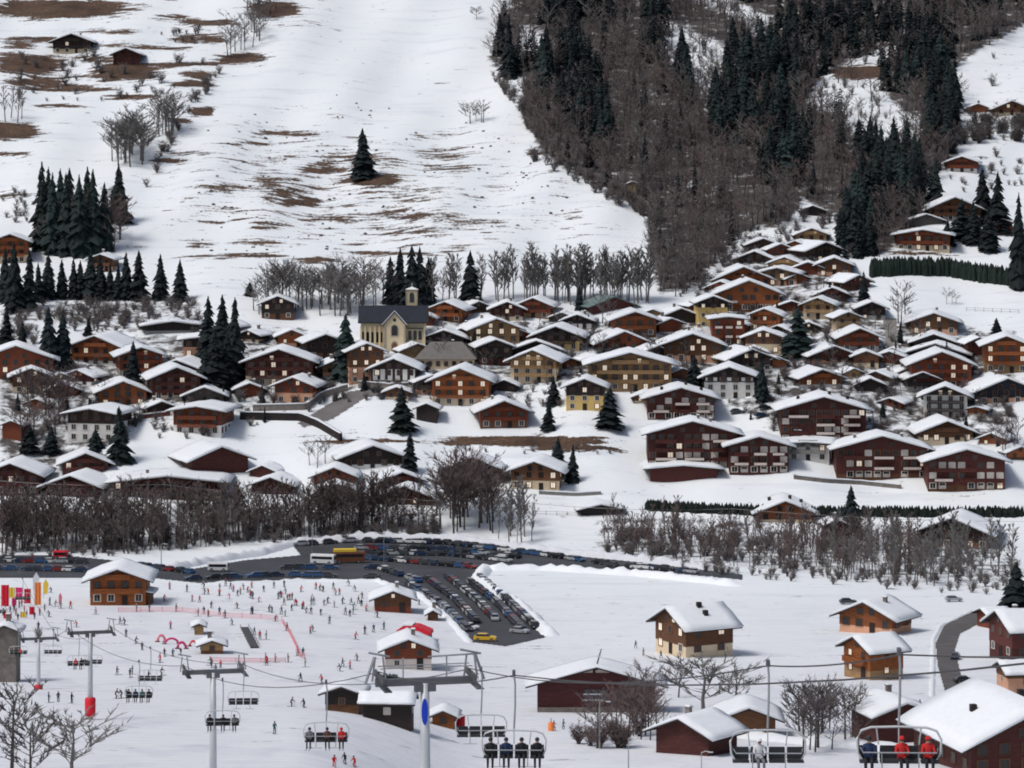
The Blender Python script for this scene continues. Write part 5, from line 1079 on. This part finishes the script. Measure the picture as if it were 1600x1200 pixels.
def smooth_rope(tw, near, far):                        # rope through the pylon heads, drooping a little between them
    P_ = [near] + tw + [far]; out = []
    for a, b in zip(P_[:-1], P_[1:]):
        L = (b - a).length; sag = min(L * .012, 1.6)
        for k in range(10): t = k / 10; p = a.lerp(b, t); p.z -= sag * 4 * t * (1 - t); out.append(p)
    out.append(P_[-1]); return out
ROPE = {}
for side, chairs in ((-1, LEFT), (1, RIGHT)):
    tw = [p for p in rope_pts([], side)]
    gr = [P(c[0], c[1], c[2]) + Vector((0, 0, HANG)) for c in chairs if c[2] < 200]; gr.sort(key=lambda v: v.y); a_ = gr[0]; b_ = gr[1] if len(gr) > 1 else tw[0]; near = a_ + (a_ - b_).normalized() * 70 if side > 0 else a_ + (P(1320, 1003, 112) - a_) * 2.0; tw = gr + tw; a, b = tw[-2], tw[-1]; far = b + (b - a) * 1.6; far.z = b.z - 4
    rp_ = smooth_rope(tw, near, far); ROPE[side] = rp_
    mb = MB(); mb.tube(rp_, .035, 5); tag(mb.obj('lift_rope', M('cable')), 'haul rope over the left ends of the pylon crossarms, carrying the loaded chairs' if side < 0 else 'haul rope over the right ends of the pylon crossarms, carrying the emptier chairs', 'cable')
def on_rope(side, D):
    r_ = ROPE[side]
    for a, b in zip(r_[:-1], r_[1:]):
        if a.y <= D <= b.y: return a.lerp(b, (D - a.y) / (b.y - a.y))
    return r_[-1]
CHAIRN = {(-1, 0): 'nearest fully loaded chair at the bottom', (-1, 1): 'loaded chair left of the low lodge', (-1, 2): 'loaded chair at the second pylon', (-1, 3): 'loaded chair right of the larger red pad', (-1, 4): 'chair beside the larger red padded pylon', (-1, 5): 'far chair right of the farthest pylon', (-1, 6): 'farthest loaded chair at the left edge', (1, 0): 'nearest chair on the right', (1, 1): 'chair at the bottom right'}
for side, chairs in ((-1, LEFT), (1, RIGHT)):
    for k, (x, y, D, riders, lb) in enumerate(chairs):
        g = on_rope(side, D); T = thing('lift_chair', lb, 'lift chair', g, R(rp.uniform(-4, 4)), 'chairs of the ski lift')
        for nm, me in CHP.items(): put(nm, me, T)
        n = len(riders)
        for i, c in enumerate(riders):
            slot = {1: [1], 2: [1, 2], 3: [0, 1.6, 2.9], 4: [0, 1, 2, 3]}[n][i]; px_ = -1.2 + slot * .8
            who = {0: 'leftmost', 1: 'second from left', 2: 'third from left', 3: 'rightmost'}[i] if n > 1 else 'single'
            if n == 2 and i == 1: who = 'right hand'
            if n == 3 and i == 2: who = 'rightmost'
            if n == 3 and i == 1: who = 'middle'
            person(g + Vector((px_, -.12, ZS + .02)), rp.uniform(-.15, .15), 'sit', c, '%s rider in %s, %s' % (who, c, CHAIRN[(side, k)]), 'riders on the ski lift', True, 'grey' if c == 'white' else None, c if c in ('red', 'white') else None, 1.02)

# ------------------------------------------------------------------ walls, fences, poles, flags, slope furniture
def wall(name, pts, h, th, m, label, cat='wall', snow=.3):
    W = [(G(px, py), a) for px, py, a in along(pts, 2.0)]; mb = MB(); sb = MB(); r = random.Random(len(label))
    for b, zlo, zhi, e, mi in ((mb, -1.5, h, 0, 0), (sb, h + .01, h + snow, .15, 0)):
        vs = []; fs = []
        for p, a in W:
            nx, ny = -math.sin(a) * (th / 2 + e), math.cos(a) * (th / 2 + e); j = r.uniform(-.08, .08) if b is sb else 0
            vs += [(p.x - nx, p.y - ny, p.z + zlo), (p.x + nx, p.y + ny, p.z + zlo), (p.x + nx, p.y + ny, p.z + zhi + j), (p.x - nx, p.y - ny, p.z + zhi + j)]
        for i in range(len(W) - 1):
            for k in range(4): fs.append((i * 4 + k, i * 4 + (k + 1) % 4, i * 4 + 4 + (k + 1) % 4, i * 4 + 4 + k))
        n = (len(W) - 1) * 4; fs += [(0, 1, 2, 3), (n + 3, n + 2, n + 1, n)]; b.add(vs, fs)
    o = mb.obj(name, M(m)); tag(o, label, cat)
    if snow: sb.obj('snow_cap', M('snow'), o, True)
    return o
wall('retaining_wall', [(375, 655), (470, 657), (498, 668), (535, 690)], 2.2, .8, 'dark', 'dark retaining wall along the top of the white sloping snow, left of the lane')
wall('retaining_wall', [(395, 642), (478, 640), (500, 622), (548, 608)], 1.8, .7, 'stone', 'curving stone wall with snow on it below the salmon and cream house')
wall('retaining_wall', [(560, 606), (610, 610), (668, 606)], 2.0, .7, 'stone', 'grey stone terrace wall under the half timbered chalet')
wall('retaining_wall', [(1240, 748), (1290, 754), (1345, 757), (1412, 764)], 1.1, .5, 'stone', 'low dark wall with snow along the yard below the right maroon row')
wall('garden_wall', [(842, 772), (900, 775), (948, 772)], .9, .5, 'concrete', 'low pale wall below the brown cream walled chalet', 'wall')
wall('retaining_wall', [(1240, 686), (1345, 690)], 2.6, .6, 'concrete', 'grey green concrete wall under the broad maroon block standing alone')
wall('garden_wall', [(215, 655), (275, 648)], 1.2, .5, 'maroon', 'reddish garden wall left of the red and white house')
def fence(name, pts, h, sp, m, label, rails=2, cat='fence', net=None):
    W = [(G(px, py), a) for px, py, a in along(pts, sp)]; T = thing(name, label, cat, W[0][0]); o = W[0][0]; r = random.Random(len(label))
    for p, a in W[:90]:
        mb = MB(); q = p - o; mb.tube([(q.x, q.y, q.z - .5), (q.x + r.uniform(-.05, .05), q.y, q.z + h)], .06, 5); mb.obj('post', M(m), T)
    for k in range(rails):
        mb = MB(); z = h * (k + .7) / rails; mb.tube([(p.x - o.x, p.y - o.y, p.z - o.z + z + r.uniform(-.03, .03)) for p, a in W], .035, 4); mb.obj('rail', M(net or m), T)
    if net:
        mb = MB()
        for (p, a), (q, b) in zip(W[:-1], W[1:]):
            for k in range(7): z = .1 + k * (h - .15) / 7; mb.tube([(p.x - o.x, p.y - o.y, p.z - o.z + z), (q.x - o.x, q.y - o.y, q.z - o.z + z)], .022, 3)
        mb.obj('net', M(net), T)
    return T
fence('field_fence', [(62, 466), (180, 466), (312, 472)], 1.3, 3.0, 'dark', 'dark fence along the top of the scrubby slope under the cypresses')
fence('field_fence', [(1510, 486), (1560, 488), (1600, 490)], 1.4, 3.0, 'dark', 'dark post fence along the lower right rim of the white field')
fence('field_fence', [(820, 804), (900, 806), (935, 808)], 1.2, 3.0, 'dark', 'thin fence at the top of the small white field')
fence('safety_net', [(185, 957), (280, 956), (345, 964), (420, 968), (440, 970)], 1.2, 5, 'pink_net', 'pale pink safety net across the upper beginners slope', 2, 'safety net', 'pink_net')
fence('safety_net', [(440, 972), (452, 990), (462, 1010), (470, 1030), (500, 1030)], 1.2, 5, 'pink_net', 'orange pink safety net curving down to the lift cabin side of the slope', 2, 'safety net', 'pink_net')
fence('safety_net', [(330, 1034), (400, 1036), (465, 1034)], 1.0, 5, 'pink_net', 'orange pink safety net along the foot of the children area', 2, 'safety net', 'pink_net')
def pole(px, py, hp, label, name='lamp_post', cat='lamp post', lamp=True, m='steel', r=.1):
    g = G(px, py); h = hp / S(px, py); T = thing(name, label, cat, g); mb = MB(); mb.tube([(0, 0, -1), (0, 0, h)], [r * 1.3, r * .7], 8); mb.obj('post', M(m), T)
    if lamp:
        mb = MB(); mb.tube([(0, 0, h - .1), (.6, -.2, h + .15), (1.2, -.4, h + .1)], .05, 5); mb.obj('arm', M(m), T); mb = MB(); mb.box((1.3, -.45, h + .06), (.7, .3, .14)); mb.obj('lamp_head', M('pale_steel'), T)
    else:
        mb = MB(); mb.box((0, 0, h - .5), (1.6, .12, .14)); mb.obj('crossarm', M('dark'), T)
        for k in (-.65, 0, .65): mb = MB(); mb.tube([(k, 0, h - .4), (k, 0, h - .15)], .05, 5); mb.obj('insulator', M('pale_steel'), T)
    return g, h
pole(937, 1170, 74, 'concrete post in the brown bushes in front of the big barn', 'lamp_post', 'post', True, 'concrete', .14)
pole(982, 1215, 62, 'thin grey post at the bottom edge below the big barn', 'lamp_post', 'post', True, 'steel', .09)
pole(1096, 1215, 40, 'short grey post at the bottom edge below the orchard barn', 'lamp_post', 'post', True, 'steel', .08)
pole(252, 892, 42, 'grey lamp post between the ski school chalet and the thicket')
pole(488, 872, 34, 'grey lamp post left of the white minibus')
pole(1152, 900, 44, 'slim lamp post at the right end of the car lane')
pole(600, 880, 40, 'slim lamp post in the middle of the upper car park')
wp = []
for x, y, hp, lb in [(252, 800, 44, 'wooden power pole in the left part of the long thicket'), (505, 806, 40, 'wooden power pole in the middle of the long thicket'), (800, 826, 44, 'wooden power pole at the left of the small white field'), (1140, 838, 44, 'wooden power pole in the right hand thicket')]:
    g, h = pole(x, y, hp, lb, 'power_pole', 'power pole', False, 'bark', .13); wp.append(g + Vector((0, 0, h - .15)))
a0 = wp[0] + (wp[0] - wp[1]) * 1.3; a1 = wp[-1] + (wp[-1] - wp[-2]) * 1.6
for k, dx in enumerate((-.65, .65)):
    mb = MB(); pp = [a0] + wp + [a1]; pts = []
    for a, b in zip(pp[:-1], pp[1:]):
        for i in range(8): t = i / 8; p = a.lerp(b, t); pts.append((p.x + dx, p.y, p.z - 4 * t * (1 - t) * 1.2))
    mb.tube(pts, .03, 4); tag(mb.obj('power_line', M('pale_steel' if k else 'cable')), ('front' if k else 'rear') + ' power line strung across the valley over the thickets', 'power line')
# children's area
def cloth(px, py, w_px, h_px, m, label, name='banner', cat='banner'):
    g = G(px, py); s = S(px, py); W, Hh = w_px / s, h_px / s; T = thing(name, label, cat, g, rp.uniform(-.3, .3))
    for sx in (-1, 1): mb = MB(); mb.tube([(sx * W / 2, 0, -.5), (sx * W / 2, 0, Hh + .1)], .05, 5); mb.obj('post', M('pale_steel'), T)
    mb = MB(); n = 8; vs = []; r = random.Random(int(px))
    for k in range(n + 1):
        x = -W / 2 + W * k / n; y = .12 * math.sin(k * 1.7 + px)
        vs += [(x, y - .02, Hh * .12), (x, y - .02, Hh), (x, y + .02, Hh), (x, y + .02, Hh * .12)]
    fs = []
    for k in range(n):
        for q in range(4): fs.append((k * 4 + q, k * 4 + (q + 1) % 4, k * 4 + 4 + (q + 1) % 4, k * 4 + 4 + q))
    mb.add(vs, fs + [(0, 1, 2, 3), (n * 4 + 3, n * 4 + 2, n * 4 + 1, n * 4)]); mb.obj('cloth', M(m), T)
def flag(px, py, hp, m, label):
    g = G(px, py); s = S(px, py); h = hp / s; T = thing('feather_flag', label, 'flag', g, rp.uniform(-.6, .6)); mb = MB(); mb.tube([(0, 0, -.4), (0, 0, h * .8), (.12 * h, 0, h)], .035, 5); mb.obj('pole', M('dark_steel'), T)
    mb = MB(); mb.prism([(.05, h * .22), (.20 * h, h * .25), (.27 * h, h * .75), (.13 * h, h * 1.0), (.05, h * .8)], -.02, .02); mb.obj('cloth', M(m), T)
def blob_tent(px, py, w_px, h_px, m, label, name='inflatable_arch', cat='inflatable arch'):
    g = G(px, py); s = S(px, py); W, Hh = w_px / s, h_px / s; T = thing(name, label, cat, g, rp.uniform(-.4, .4)); mb = MB()
    mb.tube([(W / 2 * math.cos(math.pi * i / 10), 0, Hh * math.sin(math.pi * i / 10) - .2) for i in range(11)], min(W, Hh) * .17, 8); mb.obj('tube', M(m), T, True)
    mb = MB()
    for sx in (-1, 1): mb.box((sx * W / 2, 0, .05), (.9, .9, .3))
    mb.obj('ballast', M('dark_steel'), T)
cloth(8, 952, 12, 38, 'red_paint', 'leftmost tall red banner in the colourful ski school corner'); cloth(30, 940, 11, 22, 'magenta_cloth', 'magenta banner between the red banners in the ski school corner'); cloth(43, 946, 10, 26, 'red_paint', 'small red banner left of the orange banner'); cloth(59, 950, 10, 40, 'orange_cloth', 'tall orange banner at the right of the ski school corner')
cloth(18, 936, 10, 18, 'yellow_cloth', 'yellow banner behind the leftmost red banner'); cloth(12, 968, 14, 12, 'red_paint', 'low red banner at the front of the ski school corner')
flag(68, 935, 30, 'yellow_cloth', 'yellow feather flag right of the orange banner'); flag(52, 930, 36, 'white_cloth_jacket', 'white feather flag behind the orange banner'); flag(92, 950, 24, 'pink_cloth_jacket', 'pink feather flag right of the ski school corner')
cloth(22, 948, 7, 14, 'magenta_cloth', 'low magenta banner in the middle of the ski school corner'); cloth(50, 962, 8, 14, 'red_paint', 'low red banner in front of the orange banner'); cloth(36, 966, 8, 10, 'yellow_cloth', 'low yellow banner at the front of the ski school corner')
for x, y, c, k in [(5, 962, 'red', 8), (34, 948, 'red', 9), (54, 968, 'black', 10), (12, 972, 'pink', 11), (70, 955, 'grey', 12), (28, 970, 'dark blue', 13), (22, 956, 'black', 0), (30, 950, 'teal', 1), (38, 958, 'red', 2), (48, 960, 'dark blue', 3), (25, 962, 'pink', 4), (42, 965, 'black', 5), (16, 958, 'grey', 6), (62, 962, 'red', 7)]: person(G(x, y), k, 'stand', c, '%s clad person standing among the banners of the ski school corner' % c, '%s clad people among the banners' % c, False)
blob_tent(252, 1003, 12, 12, 'pink_net', 'small pink inflatable arch at the left of the children area'); blob_tent(268, 1006, 22, 10, 'magenta_cloth', 'wide magenta inflatable arch in the children area'); blob_tent(284, 1014, 14, 12, 'magenta_cloth', 'dark magenta inflatable arch in front of the wide one'); blob_tent(302, 1010, 12, 10, 'red_paint', 'red inflatable arch next to the round wooden hut')
H(329, 1022, 34, 999, 'tan', 'brown', 'small brown and yellow hut of the children area behind the second pylon', o='', pitch=28, cat='hut', name='hut')
H(309, 992, 14, 980, 'tan', None, 'tiny wooden kiosk above the children area', o='s', cat='kiosk', name='kiosk')
def conveyor():
    a, b = G(382, 982), G(398, 1013); T = thing('conveyor_lift', 'dark conveyor belt running diagonally down the beginners slope', 'conveyor', a); d = b - a; n = Vector((-d.y, d.x, 0)).normalized()
    mb = MB(); vs = [a - a - n * .8, -(n * -.8), d + n * .8, d - n * .8]; vs = [Vector(v) + Vector((0, 0, z)) for z in (-.3, .35) for v in (n * -.8, n * .8, d + n * .8, d - n * .8)]
    mb.add(vs, [(3, 2, 1, 0), (4, 5, 6, 7), (0, 1, 5, 4), (1, 2, 6, 5), (2, 3, 7, 6), (3, 0, 4, 7)]); mb.obj('belt', M('cable'), T)
    for s_ in (-1, 1):
        mb = MB(); mb.tube([n * (.9 * s_) + Vector((0, 0, .9)), d + n * (.9 * s_) + Vector((0, 0, .9))], .05, 5)
        for k in range(8): q = d * (k / 7) + n * (.9 * s_); mb.tube([q + Vector((0, 0, -.3)), q + Vector((0, 0, .9))], .04, 4)
        mb.obj('handrail', M('dark_steel'), T)
conveyor()
# red tarpaulin over stacked things by the lift cabin
def tarp():
    g = G(648, 998); T = thing('covered_stack', 'stack under a red tarpaulin behind the lift cabin', 'covered stack', g, R(-8)); s = S(648, 998); W = 50 / s
    mb = MB(); mb.box((0, 0, .5), (W, 4, 2.2)); mb.obj('stack', M('dark'), T)
    mb = MB(); mb.prism([(-W * .5 - .3, 1.5), (W * .5 + .3, 1.2), (W * .5 + .2, 1.9), (W * .12, 3.0), (-W * .3, 3.1), (-W * .5 - .2, 2.0)], -2.3, 2.3); mb.obj('tarpaulin', M('red_paint'), T)
    mb = MB(); mb.prism([(-W * .45, 2.2), (-W * .3, 3.12), (-.2, 3.12), (-.2, 3.3), (-W * .3, 3.5), (-W * .48, 2.5)], -2.2, 2.2); mb.obj('snow_patch', M('snow'), T)
tarp()
def crash(px, py, m, label, r_=.7, h=1.7):
    g = G(px, py); T = thing('crash_mat', label, 'crash mat', g); mb = MB(); mb.tube([(0, 0, -.4), (0, 0, .1), (0, 0, h), (0, 0, h + .1)], [r_ * .95, r_, r_, r_ * .8], 12); mb.obj('pad', M(m), T, True); mb = MB(); mb.tube([(0, 0, -.3), (0, 0, h + .8)], .09, 6); mb.obj('post', M('steel'), T)
crash(719, 1136, 'red_paint', 'red crash mat right of the orange ticket hut', .8, 1.9); crash(861, 1142, 'orange_cloth', 'small orange crash mat below the left corner of the barn', .5, 1.3)
def plume():                                            # leaning post on the barn ridge
    g = G(929, 1113); s = S(929, 1113); z = (1113 - 1039) / s; T = thing('weather_vane', 'leaning post with snow at the ridge of the big maroon barn', 'weather vane', (g.x + .3, g.y + 1, g.z + z)); mb = MB(); mb.tube([(0, 0, -.6), (.9, 0, 2.6)], [.16, .09], 6); mb.obj('post', M('dark'), T); mb = MB(); mb.box((.5, -.1, 1.3), (.5, .1, .3)); mb.obj('vane', M('pale_steel'), T)
plume()
# stumps, stones and marker posts on the open hillside
rk = random.Random(8); st = Merge()
rock = MB(); rock.add([(-.6, -.4, -.2), (.5, -.5, -.2), (.6, .5, -.2), (-.4, .5, -.2), (-.35, -.2, .4), (.3, -.25, .5), (.3, .3, .35), (-.2, .25, .45)], [(4, 5, 6, 7), (0, 1, 5, 4), (1, 2, 6, 5), (2, 3, 7, 6), (3, 0, 4, 7)])
for x, y in scatter([(300, 210), (520, 140), (760, 200), (920, 330), (700, 380), (330, 400), (270, 330)], 130, rk): st.add(rock, G(x, y), rk.uniform(.5, 1.5), rk.uniform(.5, 1.3), rk.uniform(0, 6))
st.build('hillside_stones', M('bark'), 'dark stones and stumps poking through the snow of the open hillside', 'stones')
